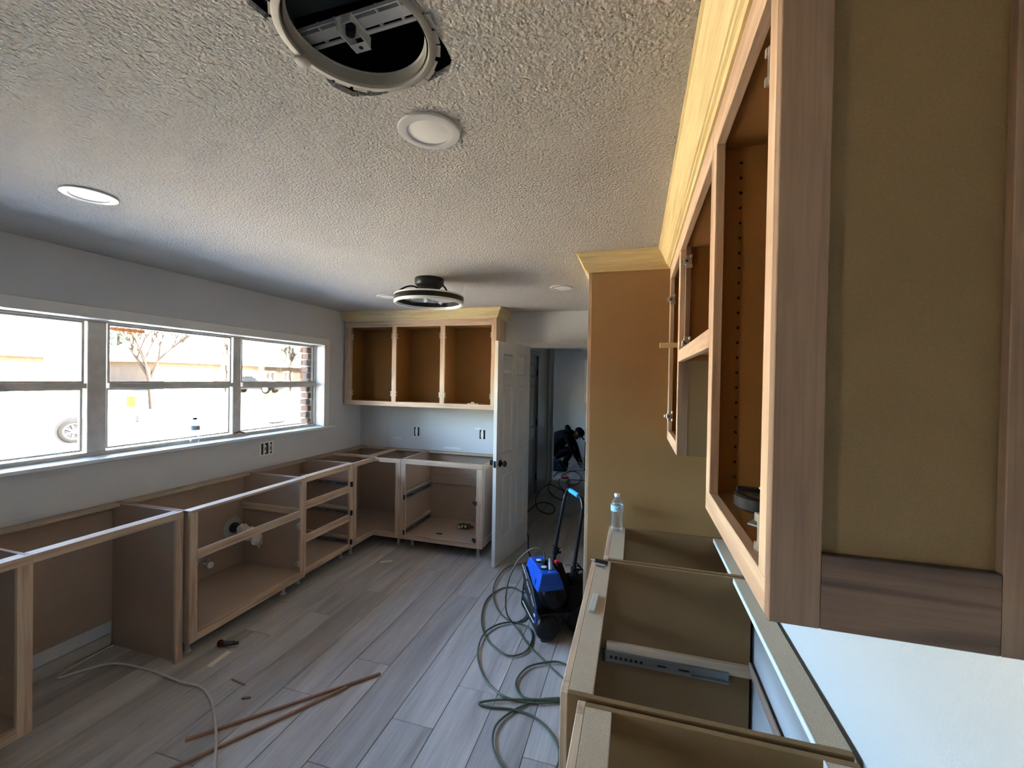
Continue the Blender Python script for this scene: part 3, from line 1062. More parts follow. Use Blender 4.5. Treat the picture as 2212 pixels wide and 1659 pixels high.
# near one
a = thing('wall_cabinet', 'nearest wall cabinet on the right with framed end panel and black spool inside', 'cabinet', (.33, .86, UZ0))
y0, y1 = UY0, 1.108
B('side_panel', (UX + .019, XR, y1 - .014, y1, UZ0, UZ1), 'mdf', a)
B('end_panel', (.20, XR - .001, y0 + .012, y0 + .018, UZ0, UZ1), 'tan_panel', a)
B('end_stile', (UX + .0, .2235, y0, y0 + .018, UZ0, UZ1), 'maple_shade_z', a)
B('end_stile', (.397, XR - .001, y0, y0 + .018, UZ0, UZ1), 'maple_shade_z', a)
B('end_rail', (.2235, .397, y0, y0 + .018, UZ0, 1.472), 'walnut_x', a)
B('end_rail', (.2235, .397, y0, y0 + .018, 2.215, UZ1), 'maple_shade_x', a)
B('back_panel', (XR - .007, XR - .001, y0 + .018, y1 - .014, UZ0, UZ1), 'mdf', a)
B('bottom_panel', (UX + .019, XR - .007, y0 + .018, y1 - .014, 1.408, 1.424), 'mdf', a)
B('top_panel', (UX + .019, XR - .007, y0 + .018, y1 - .014, 2.226, 2.242), 'mdf', a)
B('stile', (UX, UX + .019, y0 + .0182, .655, 1.427, 2.222), 'maple_z', a)
B('stile', (UX, UX + .019, 1.060, y1, 1.427, 2.222), 'maple_z', a)
B('top_rail', (UX, UX + .019, y0 + .0182, y1, 2.222, UZ1), 'maple_y', a)
B('bottom_rail', (UX, UX + .019, y0 + .0182, y1, UZ0, 1.427), 'maple_y', a)
side_holes(a, y1 - .014, .2255, 1.463, 2.19, 22)
for zz in (1.475, 2.115):
    hinge(a, (UX + .010, .655, zz), (0, 1, 0))
# middle one over the cooker space: short carcass between the neighbours
a = thing('wall_cabinet', 'short middle wall cabinet on the right with open space beneath its lower rail', 'cabinet', (.33, 1.48, 1.765))
y0, y1 = 1.110, 1.868
MZ0 = 1.765
B('back_panel', (XR - .007, XR - .001, y0, y1, MZ0, UZ1), 'mdf', a)
B('bottom_panel', (UX + .019, XR - .007, y0 + .014, y1 - .014, 1.793, 1.809), 'mdf', a)
B('top_panel', (UX + .019, XR - .007, y0 + .014, y1 - .014, 2.226, 2.242), 'mdf', a)
B('side_panel', (UX + .019, XR - .007, y0, y0 + .014, MZ0, UZ1), 'mdf', a)
B('side_panel', (UX + .019, XR - .007, y1 - .014, y1, MZ0, UZ1), 'mdf', a)
B('stile', (UX, UX + .019, y0, y0 + .012, 1.812, 2.222), 'maple_z', a)
B('stile', (UX, UX + .019, y1 - .012, y1, 1.812, 2.222), 'maple_z', a)
B('top_rail', (UX, UX + .019, y0, y1, 2.222, UZ1), 'maple_y', a)
B('bottom_rail', (UX, UX + .019, y0, y1, MZ0, 1.812), 'maple_y', a)
B('inner_stile', (UX + .019, UX + .038, y1 - .034, y1 - .014, 1.809, 2.226), 'maple_shade_z', a)
for zz in (1.838, 2.165):
    hinge(a, (UX + .028, y1 - .034, zz), (0, -1, 0))
# far one beside the tall cabinet
a = thing('wall_cabinet', 'farthest wall cabinet on the right, tight against the tall brown cabinet side', 'cabinet', (.33, 2.14, UZ0))
y0, y1 = 1.870, 2.4105
B('side_panel', (UX + .019, XR - .007, y0, y0 + .014, UZ0, UZ1), 'tan_panel', a)
B('shade_strip', (UX + .003, UX + .040, y0 - .0015, y0 + .0, UZ0, 1.765), 'maple_shade_z', a, 0)  # thin dark strip painting the shade on the stile's near side
B('side_panel', (UX + .019, XR - .007, y1 - .014, y1, UZ0, UZ1), 'mdf', a)
B('back_panel', (XR - .007, XR - .001, y0, y1, UZ0, UZ1), 'mdf', a)
B('bottom_panel', (UX + .019, XR - .007, y0 + .014, y1 - .014, 1.408, 1.424), 'mdf', a)
B('top_panel', (UX + .019, XR - .007, y0 + .014, y1 - .014, 2.226, 2.242), 'mdf', a)
B('stile', (UX, UX + .019, y0, 1.906, 1.430, 2.222), 'maple_z', a)
B('stile', (UX, UX + .019, 2.350, y1, 1.430, 2.222), 'maple_z', a)
B('top_rail', (UX, UX + .019, y0, y1, 2.222, UZ1), 'maple_y', a)
B('bottom_rail', (UX, UX + .019, y0, y1, UZ0, 1.430), 'maple_y', a)
for zz in (1.505, 2.11):
    hinge(a, (UX + .010, 2.350, zz), (0, -1, 0))
st = thing('wood_block', 'small yellow wooden stick poking out of the far right wall cabinet', 'offcut', (UX - .03, 1.93, 1.835))
obj('stick', MB().box(-.04, .13, -.012, .012, -.006, .014), 'poplar_x', st, .001, local=True)

# tall cabinet
a = thing('tall_cabinet', 'tall brown cabinet with plain side panel right of the doorway', 'cabinet', (.1, 2.85, 0))
B('side_panel', (TX + .019, XR - .001, TY, TY + .016, .002, UZ1), 'mdf_tall', a)
B('side_panel', (TX + .019, XR - .001, 3.284, 3.30, .002, UZ1), 'mdf', a)
B('back_panel', (XR - .007, XR - .001, TY + .016, 3.284, .10, UZ1), 'mdf', a)
B('stile', (TX, TX + .019, TY, TY + .045, .002, UZ1), 'maple_z', a)
B('stile', (TX, TX + .019, 3.255, 3.30, .002, UZ1), 'maple_z', a)
B('top_rail', (TX, TX + .019, TY + .045, 3.255, 2.222, UZ1), 'maple_y', a)
B('middle_rail', (TX, TX + .019, TY + .045, 3.255, 1.78, 1.83), 'maple_y', a)
B('shelf', (TX + .019, XR - .007, TY + .016, 3.284, 1.795, 1.811), 'mdf', a)
B('top_panel', (TX + .019, XR - .007, TY + .016, 3.284, 2.226, 2.242), 'mdf', a)


# ------------------------------------------------------------------ right base cabinets
def right_base(label, y0, y1, xf, strip_to, near_end=None, open_back=False, toe=True):
    a = thing('base_cabinet', label, 'cabinet', ((xf + XR) / 2, (y0 + y1) / 2, 0))
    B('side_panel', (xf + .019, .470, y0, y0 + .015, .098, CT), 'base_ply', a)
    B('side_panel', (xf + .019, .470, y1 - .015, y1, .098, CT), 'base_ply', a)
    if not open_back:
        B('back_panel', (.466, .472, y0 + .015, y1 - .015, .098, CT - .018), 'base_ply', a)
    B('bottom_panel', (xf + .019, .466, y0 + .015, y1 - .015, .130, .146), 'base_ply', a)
    B('stile', (xf, xf + .019, y0, y0 + .042, .098, CT), 'maple_z', a)
    B('stile', (xf, xf + .019, y1 - .042, y1, .098, CT), 'maple_z', a)
    B('top_rail', (xf, xf + .019, y0 + .042, y1 - .042, .836, CT), 'maple_y', a)
    B('middle_rail', (xf, xf + .019, y0 + .042, y1 - .042, .640, .680), 'maple_y', a)
    B('bottom_rail', (xf, xf + .019, y0 + .042, y1 - .042, .098, .146), 'maple_y', a)
    B('front_stretcher', (xf + .0195, strip_to, y0 + .0155, y1 - .0155, CT - .018, CT), 'chip', a)
    B('back_stretcher', (.404, .472, y0 + .0155, y1 - .0155, CT - .018, CT), 'chip', a)
    B('edge_highlight', (.4005, .404, y0 + .0155, y1 - .0155, CT - .018, CT + .0003), 'paint_white', a, 0)  # white strip standing in for window light along the board edge
    feet(a, [(xf + .10, y0 + .06), (xf + .10, y1 - .06), (.42, y0 + .06), (.42, y1 - .06)])
    return a


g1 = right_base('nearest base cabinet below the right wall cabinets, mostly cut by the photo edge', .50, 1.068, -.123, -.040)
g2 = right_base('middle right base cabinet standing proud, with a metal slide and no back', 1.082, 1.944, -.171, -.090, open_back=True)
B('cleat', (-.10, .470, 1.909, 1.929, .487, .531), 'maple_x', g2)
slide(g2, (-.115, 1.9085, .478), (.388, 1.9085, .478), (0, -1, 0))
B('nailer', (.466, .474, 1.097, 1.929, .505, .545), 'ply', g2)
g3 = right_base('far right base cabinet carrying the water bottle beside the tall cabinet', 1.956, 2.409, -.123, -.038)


# ------------------------------------------------------------------ doors
def six_panel(w, h, th, fronts=(1, -1)):
    """six-panel door slab in local coordinates: x along the width from the latch edge, y thickness, z up; returns slab, panels"""
    sx = [.0, .115, .335, .425, w - .115 + .0, w]
    sx = [0, .112, w / 2 - .045, w / 2 + .045, w - .112, w]
    rz = [0, .225, .820, .995, 1.605, 1.722, 1.905, h]
    slab = MB()
    for a, b in ((0, 1), (2, 3), (4, 5)):
        slab.box(sx[a], sx[b], 0, th, 0, h)
    for (c, d) in ((1, 2), (3, 4)):
        for a, b in ((0, 1), (2, 3), (4, 5), (6, 7)):
            slab.box(sx[c], sx[d], 0, th, rz[a], rz[b])
    pans = []
    for (c, d) in ((1, 2), (3, 4)):
        for a, b in ((1, 2), (3, 4), (5, 6)):
            x0, x1, z0, z1 = sx[c], sx[d], rz[a], rz[b]
            m = MB()
            m.box(x0, x1, .012, th - .012, z0, z1)
            for sgn, y in ((-1, .012), (1, th - .012)):
                i1, i2 = .020, .040
                yo = y + sgn * .009
                v = [(x0 + i1, y, z0 + i1), (x1 - i1, y, z0 + i1), (x1 - i1, y, z1 - i1), (x0 + i1, y, z1 - i1),
                     (x0 + i2, yo, z0 + i2), (x1 - i2, yo, z0 + i2), (x1 - i2, yo, z1 - i2), (x0 + i2, yo, z1 - i2)]
                f = [(0, 1, 5, 4), (1, 2, 6, 5), (2, 3, 7, 6), (3, 0, 4, 7), (4, 5, 6, 7)]
                if sgn > 0: f = [q[::-1] for q in f]
                m.add(v, f)
                # sloped moulding around the opening
                e = -.0 if sgn < 0 else th
                v = [(x0, e, z0), (x1, e, z0), (x1, e, z1), (x0, e, z1), (x0 + .012, y, z0 + .012), (x1 - .012, y, z0 + .012), (x1 - .012, y, z1 - .012), (x0 + .012, y, z1 - .012)]
                f = [(0, 1, 5, 4), (1, 2, 6, 5), (2, 3, 7, 6), (3, 0, 4, 7)]
                if sgn > 0: f = [q[::-1] for q in f]
                m.add(v, f)
            pans.append(m)
    return slab, pans


def knob(parent, x, z, th, both=True):
    for sgn, y in (((-1, 0), (1, th)) if both else ((1, th),)):
        fr = (Vector((1, 0, 0)), Vector((0, 0, 1)), Vector((0, sgn, 0)))
        k = obj('knob', MB().lathe([(.0, 0.001), (.032, .001), (.033, .006), (.026, .010), (.012, .012), (.011, .030), (.022, .036), (.028, .046), (.027, .056), (.018, .063), (0, .065)], 18, (x, y, z), fr, cap=False), 'black', parent, smooth=True, local=True)


DW = .715
door_1 = struct_empty('door_1', (-1.205, 3.583, .006))
dv = Vector((.12, .707)).normalized()
door_1.rotation_euler = (0, 0, math.atan2(dv.y, dv.x))
# local +x runs latch -> hinge, local -y faces the passage
slab, pans = six_panel(DW, 2.018, .035)
M_ = Matrix.Translation((0, -.035, 0))
obj('slab', slab.xf(M_), 'door_paint', door_1, .0015, local=True)
for p in pans: obj('panel', p.xf(M_), 'door_paint', door_1, local=True)
kn = bpy.data.objects.new('latch_set', None)
COL.objects.link(kn)
kn.parent = door_1
kn.location = (0, -.035, 0)
knob(kn, .068, .918, .035)
obj('latch_plate', MB().box(-.0015, .001, .006, .029, .888, .948).box(-.008, -.001, .011, .024, .910, .926), 'black', kn, local=True)
for z_ in (.25, 1.0, 1.78):
    obj('hinge', MB().cyl((DW + .004, -.002, z_ - .045), (DW + .004, -.002, z_ + .045), .006, 10).box(DW - .001, DW + .002, -.034, 0, z_ - .045, z_ + .045), 'black', door_1, local=True)

door_2 = struct_empty('door_2', (XHALL - .012, DH0 + .004, .008))
door_2.rotation_euler = (0, 0, PI / 2)          # local x -> +y, local -y -> +x
slab, pans = six_panel(DH1 - DH0 - .008, 2.025, .035)
obj('slab', slab, 'paint_hall_dim', door_2, .0015, local=True)
for p in pans: obj('panel', p, 'paint_hall_dim', door_2, local=True)
kn = bpy.data.objects.new('latch_set', None)
COL.objects.link(kn)
kn.parent = door_2
fr = (Vector((1, 0, 0)), Vector((0, 0, 1)), Vector((0, -1, 0)))
obj('knob', MB().lathe([(0, .001), (.032, .001), (.033, .006), (.026, .010), (.012, .012), (.011, .030), (.022, .036), (.028, .046), (.027, .056), (.018, .063), (0, .065)], 18, (.062, 0, .93), fr, cap=False), 'black', kn, smooth=True, local=True)
for z_ in (.25, 1.05, 1.78):
    obj('hinge', MB().cyl((DH1 - DH0 - .004, -.012, z_ - .05), (DH1 - DH0 - .004, -.012, z_ + .05), .010, 10), 'black', door_2, local=True)


# ------------------------------------------------------------------ ceiling fixtures
def downlight(x, y, label):
    t = thing('ceiling_light', label, 'ceiling light', (x, y, ZC), 0, 'slim round ceiling lights')
    dn = (Vector((1, 0, 0)), Vector((0, -1, 0)), Vector((0, 0, -1)))
    obj('trim_ring', MB().lathe([(.088, 0), (.088, .004), (.086, .0065), (.064, .0085), (.060, .007), (.060, 0)], 48, (0, 0, 0), dn, cap=False), 'trim_plastic', t, smooth=True, local=True)
    obj('diffuser', MB().lathe([(.0602, .001), (.0602, .0045), (.056, .0055)], 48, (0, 0, 0), dn), 'diffuser', t, smooth=True, local=True)
    return t


downlight(-.580, 1.105, 'slim round ceiling light beside the big ragged cut-out')
downlight(-2.103, 1.160, 'slim round ceiling light near the window wall, closest to the window')
downlight(-.556, 3.215, 'slim round ceiling light near the kitchen doorway')
downlight(-2.095, 3.259, 'slim round ceiling light partly hidden behind the black ring fan')

# ring fan light
FX, FY = -1.42, 2.74
t = thing('ring_fan_light', 'black and white ring ceiling fan light hanging below the ceiling', 'ceiling fan', (FX, FY, ZC))
dn = (Vector((1, 0, 0)), Vector((0, -1, 0)), Vector((0, 0, -1)))
obj('canopy', MB().lathe([(.098, 0), (.102, .004), (.102, .040), (.097, .048), (.080, .051)], 40, (0, 0, 0), dn), 'black', t, smooth=True, local=True)
obj('motor_housing', MB().lathe([(.086, .050), (.086, .058), (.076, .062), (.076, .115), (.070, .118)], 40, (0, 0, 0), dn), 'black', t, smooth=True, local=True)
obj('fan_guard', MB().lathe([(.03, 0.1220), (.08, 0.1230), (.16, 0.1300), (.2185, 0.1340), (.2185, 0.1300), (.16, 0.1260), (.08, 0.1195), (.03, 0.1185)], 48, (0, 0, 0), dn, cap=False), 'ring_white', t, smooth=True, local=True)
R0, R1 = .224, .243
obj('upper_diffuser', MB().lathe([(R0, .120), (R0, .131), (R1, .131), (R1, .124), (R1 - .004, .120), (R0, .120)], 64, (0, 0, 0), dn, cap=False), 'ring_white', t, smooth=True, local=True)
obj('black_band', MB().lathe([(R0 + .001, .1312), (R1 - .001, .1312), (R1 + .001, .132), (R1 + .001, .164), (R1 - .001, .1648), (R0 + .001, .1648), (R0 - .001, .164), (R0 - .001, .132), (R0 + .001, .1312)], 64, (0, 0, 0), dn, cap=False), 'black', t, smooth=True, local=True)
obj('lower_diffuser', MB().lathe([(R0, .165), (R0, .179), (R0 + .004, .183), (R1 - .004, .183), (R1, .179), (R1, .165), (R0, .165)], 64, (0, 0, 0), dn, cap=False), 'ring_white', t, smooth=True, local=True)
for k in range(3):
    an = math.radians(208 + 120 * k)
    c, s = math.cos(an), math.sin(an)
    pts = smooth_pts([(r * c, r * s, z) for r, z in ((.074, -.072), (.115, -.060), (.160, -.068), (.205, -.096), (.232, -.128))], 5)
    obj('arm', MB().tube(pts, .006, 8), 'black', t, smooth=True, local=True)
hub = obj('hub', MB().lathe([(.030, 0.1240), (.036, 0.1340), (.034, 0.1560), (.020, 0.1640)], 24, (0, 0, 0), dn), 'bottle_pet', t, smooth=True, local=True)
for k in range(5):
    an = 2 * PI * k / 5 + .4
    m = MB()
    vs, n = [], 6
    for i in range(n + 1):
        u = i / n
        r = .033 + .150 * u
        w = .020 + .030 * math.sin(PI * min(1, u * .9 + .08))
        for sg in (-1, 1):
            vs.append((r * math.cos(an) - sg * w * math.sin(an), r * math.sin(an) + sg * w * math.cos(an), -.146 + sg * .008))
    fs = [(2 * i, 2 * i + 1, 2 * i + 3, 2 * i + 2) for i in range(n)]
    o = obj('blade', m.add(vs, fs), 'bottle_pet', hub, smooth=True, local=True)
    so = o.modifiers.new('solid', 'SOLIDIFY')
    so.thickness = .0022

# old round fixture housing in the cut-out
CX, CY, RR = -.569, .765, .160
t = thing('round_fixture_housing', 'old round metal fixture housing set in the ragged ceiling cut-out', 'light fixture', (CX, CY, ZC))
up = None
o = obj('rim', MB().lathe([(RR, .004), (RR, -.004), (RR - .003, -.006), (RR - .014, -.007), (RR - .016, -.004), (RR - .016, .020), (RR - .013, .020), (RR - .013, .004), (RR, .004)], 64, (0, 0, 0), None, cap=False), 'tin', t, smooth=True, local=True)
obj('can_wall', MB().lathe([(RR - .016, .0), (RR - .017, .022), (RR - .023, .026), (RR - .025, .023), (RR - .021, .020), (RR - .020, .0)], 64, (0, 0, 0), None, cap=False), 'tin', t, smooth=True, local=True)
rng = random.Random(11)
for k in range(26):
    an = 2 * PI * k / 26 + rng.uniform(-.03, .03)
    w = rng.uniform(.014, .019)
    c, s = math.cos(an), math.sin(an)
    rr0, rr1 = RR - .001, RR + rng.uniform(.004, .012)
    vs = []
    for z in (-.003, -.0015):
        for (r, sg) in ((rr0, -1), (rr1, -1), (rr1, 1), (rr0, 1)):
            vs.append((r * c - sg * w * s, r * s + sg * w * c, z))
    obj('tab', MB().add(vs, [(0, 1, 2, 3), (7, 6, 5, 4), (0, 4, 5, 1), (1, 5, 6, 2), (2, 6, 7, 3), (3, 7, 4, 0)]), 'tin', t, local=True)
obj('plaster_dab', MB().lathe([(.017, .002), (.017, -.010), (.012, -.012)], 18, (-.155, .017, 0)), 'tin', t, smooth=True, local=True)
# channel bar and lamp bracket inside
bar = MB()
bar.box(-.24, .20, -.012, .010, .062, .066).box(-.24, .20, -.030, -.027, .058, .066).box(-.24, .20, .019, .027, .060, .064)
bar.box(-.24, .20, -.014, -.012, .062, .074).box(-.24, .20, .010, .012, .062, .074)
for xx in (-.13, -.085, .02, .075, .13):
    bar.box(xx - .003, xx + .003, .010, .020, .062, .072).box(xx + .012, xx + .016, -.028, -.012, .060, .070)
R_ = Matrix.Translation((0, .037, 0)) @ Matrix.Rotation(math.radians(-3), 4, 'Z')
obj('channel_bar', bar.xf(R_), 'zinc', t, local=True)
br = MB().box(-.062, -.018, -.036, .022, .057, .060).box(-.062, -.059, -.030, .034, .034, .060).box(-.024, -.021, -.010, .034, .036, .060)
br.box(-.062, -.021, .012, .036, .033, .036).box(-.045, -.020, -.036, -.033, .040, .060)
obj('bracket', br.xf(R_), 'zinc', t, .001, local=True)
obj('socket', MB().lathe([(.010, .038), (.011, .046), (.011, .057)], 16, (-.042, .030, 0)), 'black', t, smooth=True, local=True)
obj('screw_hole', MB().cyl((-.038, .062, .0325), (-.038, .062, .034), .005, 10), 'black', t, local=True)
obj('reflector_pan', MB().box(-.30, .26, -.34, .006, .082, .085).box(-.172, -.168, -.34, .006, .05, .082), 'pan_dark', t, local=True)


# ------------------------------------------------------------------ outlets
def outlet(x, z, label, gang=1):
    """bare box with devices on the far wall (faces -y)"""
    t = thing('electrical_outlet', label, 'outlet', (x, YF, z), 0)
    w = .026 * gang + .006
    obj('wall_box', MB().box(-w, w, -.001, .001, -.048, .048), 'black', t, local=True)
    for g in range(gang):
        cx = 0 if gang == 1 else (-.026 + .052 * g)
        d = obj('device', MB().box(cx - .014, cx + .014, -.010, -.001, -.033, .033).box(cx - .010, cx + .010, -.004, -.001, -.052, .052), 'plastic_white', t, .002, local=True)
        m = MB()
        for zz in (-.017, .017):
            m.box(cx - .007, cx - .0045, -.0108, -.0095, zz - .004, zz + .006).box(cx + .0045, cx + .007, -.0108, -.0095, zz - .004, zz + .006)
        obj('slots', m, 'black', d, local=True)
    return t


outlet(-2.363, 1.077, 'bare outlet without cover plate on far wall, left of the two')
outlet(-1.575, 1.083, 'bare outlet without cover plate on far wall close to the white door')
t = thing('electrical_outlet', 'two-gang bare outlet box on the wall under the window end', 'outlet', (XL, 2.98, 1.04), PI / 2)
obj('mud_patch', MB().box(-.072, .072, -.0008, .0, -.058, .060), 'plastic_white', t, local=True)
obj('wall_box', MB().box(-.056, .056, -.0015, .0005, -.049, .049), 'black', t, local=True)
for cx, mt in ((-.028, 'plastic_white'), (.026, 'plastic_white')):
    d = obj('device', MB().box(cx - .006, cx + .014, -.012, -.001, -.033, .033).box(cx - .010, cx + .010, -.004, -.001, -.052, .052), mt, t, .002, local=True)
    obj('slots', MB().box(cx - .001, cx + .008, -.0128, -.0115, -.014, .014), 'black', d, local=True)


# ------------------------------------------------------------------ bottles
def bottle(x, y, z, label, rz=0.0, cap_mat='plastic_white', half=True):
    t = thing('water_bottle', label, 'bottle', (x, y, z), rz)
    prof = [(.004, .004), (.020, .001), (.029, .004), (.0315, .012)]
    for i in range(11):
        zz = .018 + i * .0085
        prof.append((.0315 - .0022 * math.sin(PI * (zz - .018) / .09) - (.0012 if i % 2 else 0), zz))
    prof += [(.0318, .112), (.0318, .138), (.0312, .146), (.026, .160), (.018, .172), (.0125, .180), (.0125, .188)]
    o = obj('body', MB().lathe(prof, 32, cap=False), 'bottle_pet', t, smooth=True, local=True)
    cp = [(.0145, .184), (.0150, .186), (.0150, .197), (.013, .200)]
    obj('cap', MB().lathe(cp, 24), cap_mat, t, smooth=True, local=True)
    lb = obj('label_band', MB().lathe([(.0323, .109), (.0323, .140)], 40, cap=False), 'label_white', t, smooth=True, local=True)
    # pale blue half of the wrap, with print
    seg, vs, fs = 16, [], []
    for j, zz in enumerate((.1092, .1398)):
        for i in range(seg + 1):
            an = math.radians(150 + 110 * i / seg)
            vs.append((.0326 * math.cos(an), .0326 * math.sin(an), zz))
    fs = [(i, i + 1, seg + 2 + i, seg + 1 + i) for i in range(seg)]
    obj('blue_print', MB().add(vs, fs), 'label_blue', lb, smooth=True, local=True)
    def curved(txt, size, zc, a0):
        cu = bpy.data.curves.new('lettering', 'FONT')
        cu.body = txt
        cu.size = size
        cu.align_x = 'CENTER'
        cu.align_y = 'CENTER'
        tmp = bpy.data.objects.new('tmp', cu)
        COL.objects.link(tmp)
        dg = bpy.context.evaluated_depsgraph_get()
        mesh = bpy.data.meshes.new_from_object(tmp.evaluated_get(dg))
        bpy.data.objects.remove(tmp)
        for v in mesh.vertices:
            an = a0 + v.co.x / .0330
            v.co = (.0331 * math.cos(an), .0331 * math.sin(an), zc + v.co.y)
        mesh.materials.append(MATS['text_navy'])
        q = bpy.data.objects.new('lettering', mesh)
        COL.objects.link(q)
        q.parent = lb
    curved('PURIFIED', .0085, .1235, math.radians(285))
    curved('WATER', .0085, .1155, math.radians(285))
    seg, vs = 14, []
    for i in range(seg):
        a_ = 2 * PI * i / seg
        an = math.radians(285) + .0065 * math.cos(a_) / .033
        vs.append((.0331 * math.cos(an), .0331 * math.sin(an), .1320 + .0025 * math.sin(a_)))
    obj('emblem', MB().add(vs, [tuple(range(seg))]), 'text_navy', lb, local=True)
    return t


bottle(-.082, 2.345, CT + .0005, 'clear water bottle standing on the far right base cabinet', math.radians(8))
bottle(-3.075, 2.325, WZ0 + .0005, 'clear water bottle standing on the window sill', math.radians(70), 'text_navy')

# ------------------------------------------------------------------ small things on the right base cabinets
t = thing('marker', 'small black utility marker lying on the middle right base cabinet corner', 'pen', (-.145, 1.905, CT), math.radians(-14))
obj('barrel', MB().cyl((-.010, 0, .008), (.045, 0, .008), .0075, 12), 'black', t, smooth=True, local=True)
obj('tip', MB().cyl((-.030, 0, .008), (-.010, 0, .008), .004, 10, .0065), 'steel', t, smooth=True, local=True)
rng = random.Random(2)
sm = MB().cyl((-.012, 0, .003), (.012, 0, .003), .0014, 6).cyl((.012, 0, .003), (.0145, 0, .003), .0030, 8)
sc0 = None
for i in range(4):
    q = obj('screw', sm, 'dark_metal', None, local=True) if sc0 is None else sc0.copy()
    if sc0 is None: sc0 = q
    else: COL.objects.link(q)
    q.location = (-.137 + .008 * i + rng.uniform(-.003, .003), 1.868 - .009 * (i % 3), CT)
    q.rotation_euler = (0, 0, rng.uniform(0, PI))
    tag(q, 'loose dark screw beside the black marker on base cabinet top', 'screw', 'loose screws beside the marker')
t = thing('wood_shim', 'grey-brown wood shim lying on the middle right base cabinet top', 'shim', (-.128, 1.545, CT), math.radians(-2))
obj('shim', MB().box(-.010, .010, -.062, .062, .0003, .010), 'ledger_wood', t, .001, local=True)

# tape measure and metal square in the near wall cabinet
t = thing('tape_roll', 'black round tape spool with a flat clip on its top in the nearest wall cabinet', 'tool', (.257, .978, 1.424))
obj('spool', MB().lathe([(.050, .0005), (.055, .004), (.055, .026), (.050, .030), (.044, .028)], 36), 'black', t, smooth=True, local=True)
obj('inner_disc', MB().lathe([(.044, .026), (.030, .029), (.012, .027)], 28), 'brown_box', t, smooth=True, local=True)
m = MB().box(-.050, .055, -.010, .010, .033, .041)
obj('clip', m.xf(Matrix.Rotation(math.radians(-8), 4, 'Z')), 'black', t, .002, local=True)
obj('rivet', MB().lathe([(.010, .041), (.010, .044), (.004, .046)], 14, (.0, 0, 0)), 'steel', t, smooth=True, local=True)
t = thing('metal_plate', 'small grey metal plate lying near the tape spool in the wall cabinet', 'plate', (.232, .860, 1.424), .0)
obj('plate', MB().prism([(-.032, -.001), (.003, -.036), (.040, .010), (-.010, .037)], .0005, .004, 'z'), 'galv', t, .0005, local=True)

# rags and scrap in the far base cabinet
t = thing('work_glove', 'crumpled green and white rag lying inside the far base cabinet', 'rag', (-1.655, 4.05, .146))
rng = random.Random(9)
bm = bmesh.new()
bmesh.ops.create_icosphere(bm, subdivisions=3, radius=1)
for v in bm.verts:
    n_ = 1 + .35 * math.sin(v.co.x * 7 + 1) * math.cos(v.co.y * 6) + rng.uniform(-.14, .14)
    v.co = (v.co.x * .070 * n_, v.co.y * .045 * n_, max(0.001, (.018 + v.co.z * .026 * n_)))
me = bpy.data.meshes.new('rag')
bm.to_mesh(me)
bm.free()
me.materials.append(MATS['glove_green'])
o = bpy.data.objects.new('rag', me)
COL.objects.link(o)
o.parent = t
m = MB()
for i in range(3):
    m.lathe([(.004, 0), (.013, .004), (.012, .020), (.004, .026)], 9, (-.05 + .035 * i, -.035, .006 + .006 * i))
obj('white_patch', m, 'crumple', t, smooth=True, local=True)
obj('red_patch', MB().lathe([(.003, 0), (.016, .004), (.012, .014), (.003, .018)], 9, (.062, -.01, .004)), 'red_plastic', t, smooth=True, local=True)
t = thing('scrap', 'small dark green scrap lying alone near the front of the far base cabinet', 'scrap', (-1.830, 3.82, .146))
obj('scrap', MB().prism([(-.03, -.008), (.02, -.014), (.032, .004), (.005, .014), (-.02, .008)], .0004, .006, 'z'), 'glove_green', t, local=True)


# ------------------------------------------------------------------ things on the floor
def stick(name, label, p0, p1, w, h, mat='stick_y'):
    p0, p1 = Vector((*p0, 0)), Vector((*p1, 0))
    d = p1 - p0
    t = thing(name, label, 'wood strip', p0 + d / 2, math.atan2(-d.x, d.y))
    L = d.length / 2
    obj('strip', MB().box(-w / 2, w / 2, -L, L, .0004, h), mat, t, .001, local=True)
    return t


stick('wood_strip', 'long thin reddish wood strip on the floor, the longer one reaching farther', (-1.945, 1.441), (-1.351, 2.09), .013, .013)
stick('wood_strip', 'long thin reddish wood strip on the floor, the nearer one cut by the photo edge', (-1.935, 1.19), (-1.462, 1.945), .013, .013)
stick('wood_scrap', 'small splinter of wood near the white cable on the floor', (-2.105, 1.81), (-1.998, 1.797), .010, .006)
stick('wood_scrap', 'tiny wood chip on the floor between cable and reddish strips', (-1.930, 1.720), (-1.893, 1.735), .012, .007)
stick('wood_scrap', 'short pale wood offcut on the floor in front of the corner cabinet', (-2.195, 3.365), (-2.105, 3.418), .020, .010, 'paper')
stick('wood_scrap', 'flat pale wood shim on the floor below the sink cabinet', (-2.322, 1.848), (-2.335, 1.990), .032, .004, 'paper')
t = thing('wire_connector', 'dark red metal connector lying at the tip of the flat wood shim', 'connector', (-2.385, 2.035, 0), .4)
obj('body', MB().cyl((-.03, 0, .016), (.02, 0, .016), .015, 12).cyl((.02, 0, .016), (.05, .005, .014), .010, 10), 'dark_metal', t, smooth=True, local=True)
obj('red_cap', MB().lathe([(.006, 0), (.018, .004), (.020, .020), (.012, .030)], 12, (-.055, .004, .003)), 'maroon', t, smooth=True, local=True)
obj('clip', MB().tube([(.0, -.018, .004), (.03, -.02, .006), (.055, -.005, .004)], .003, 6), 'steel', t, smooth=True, local=True)

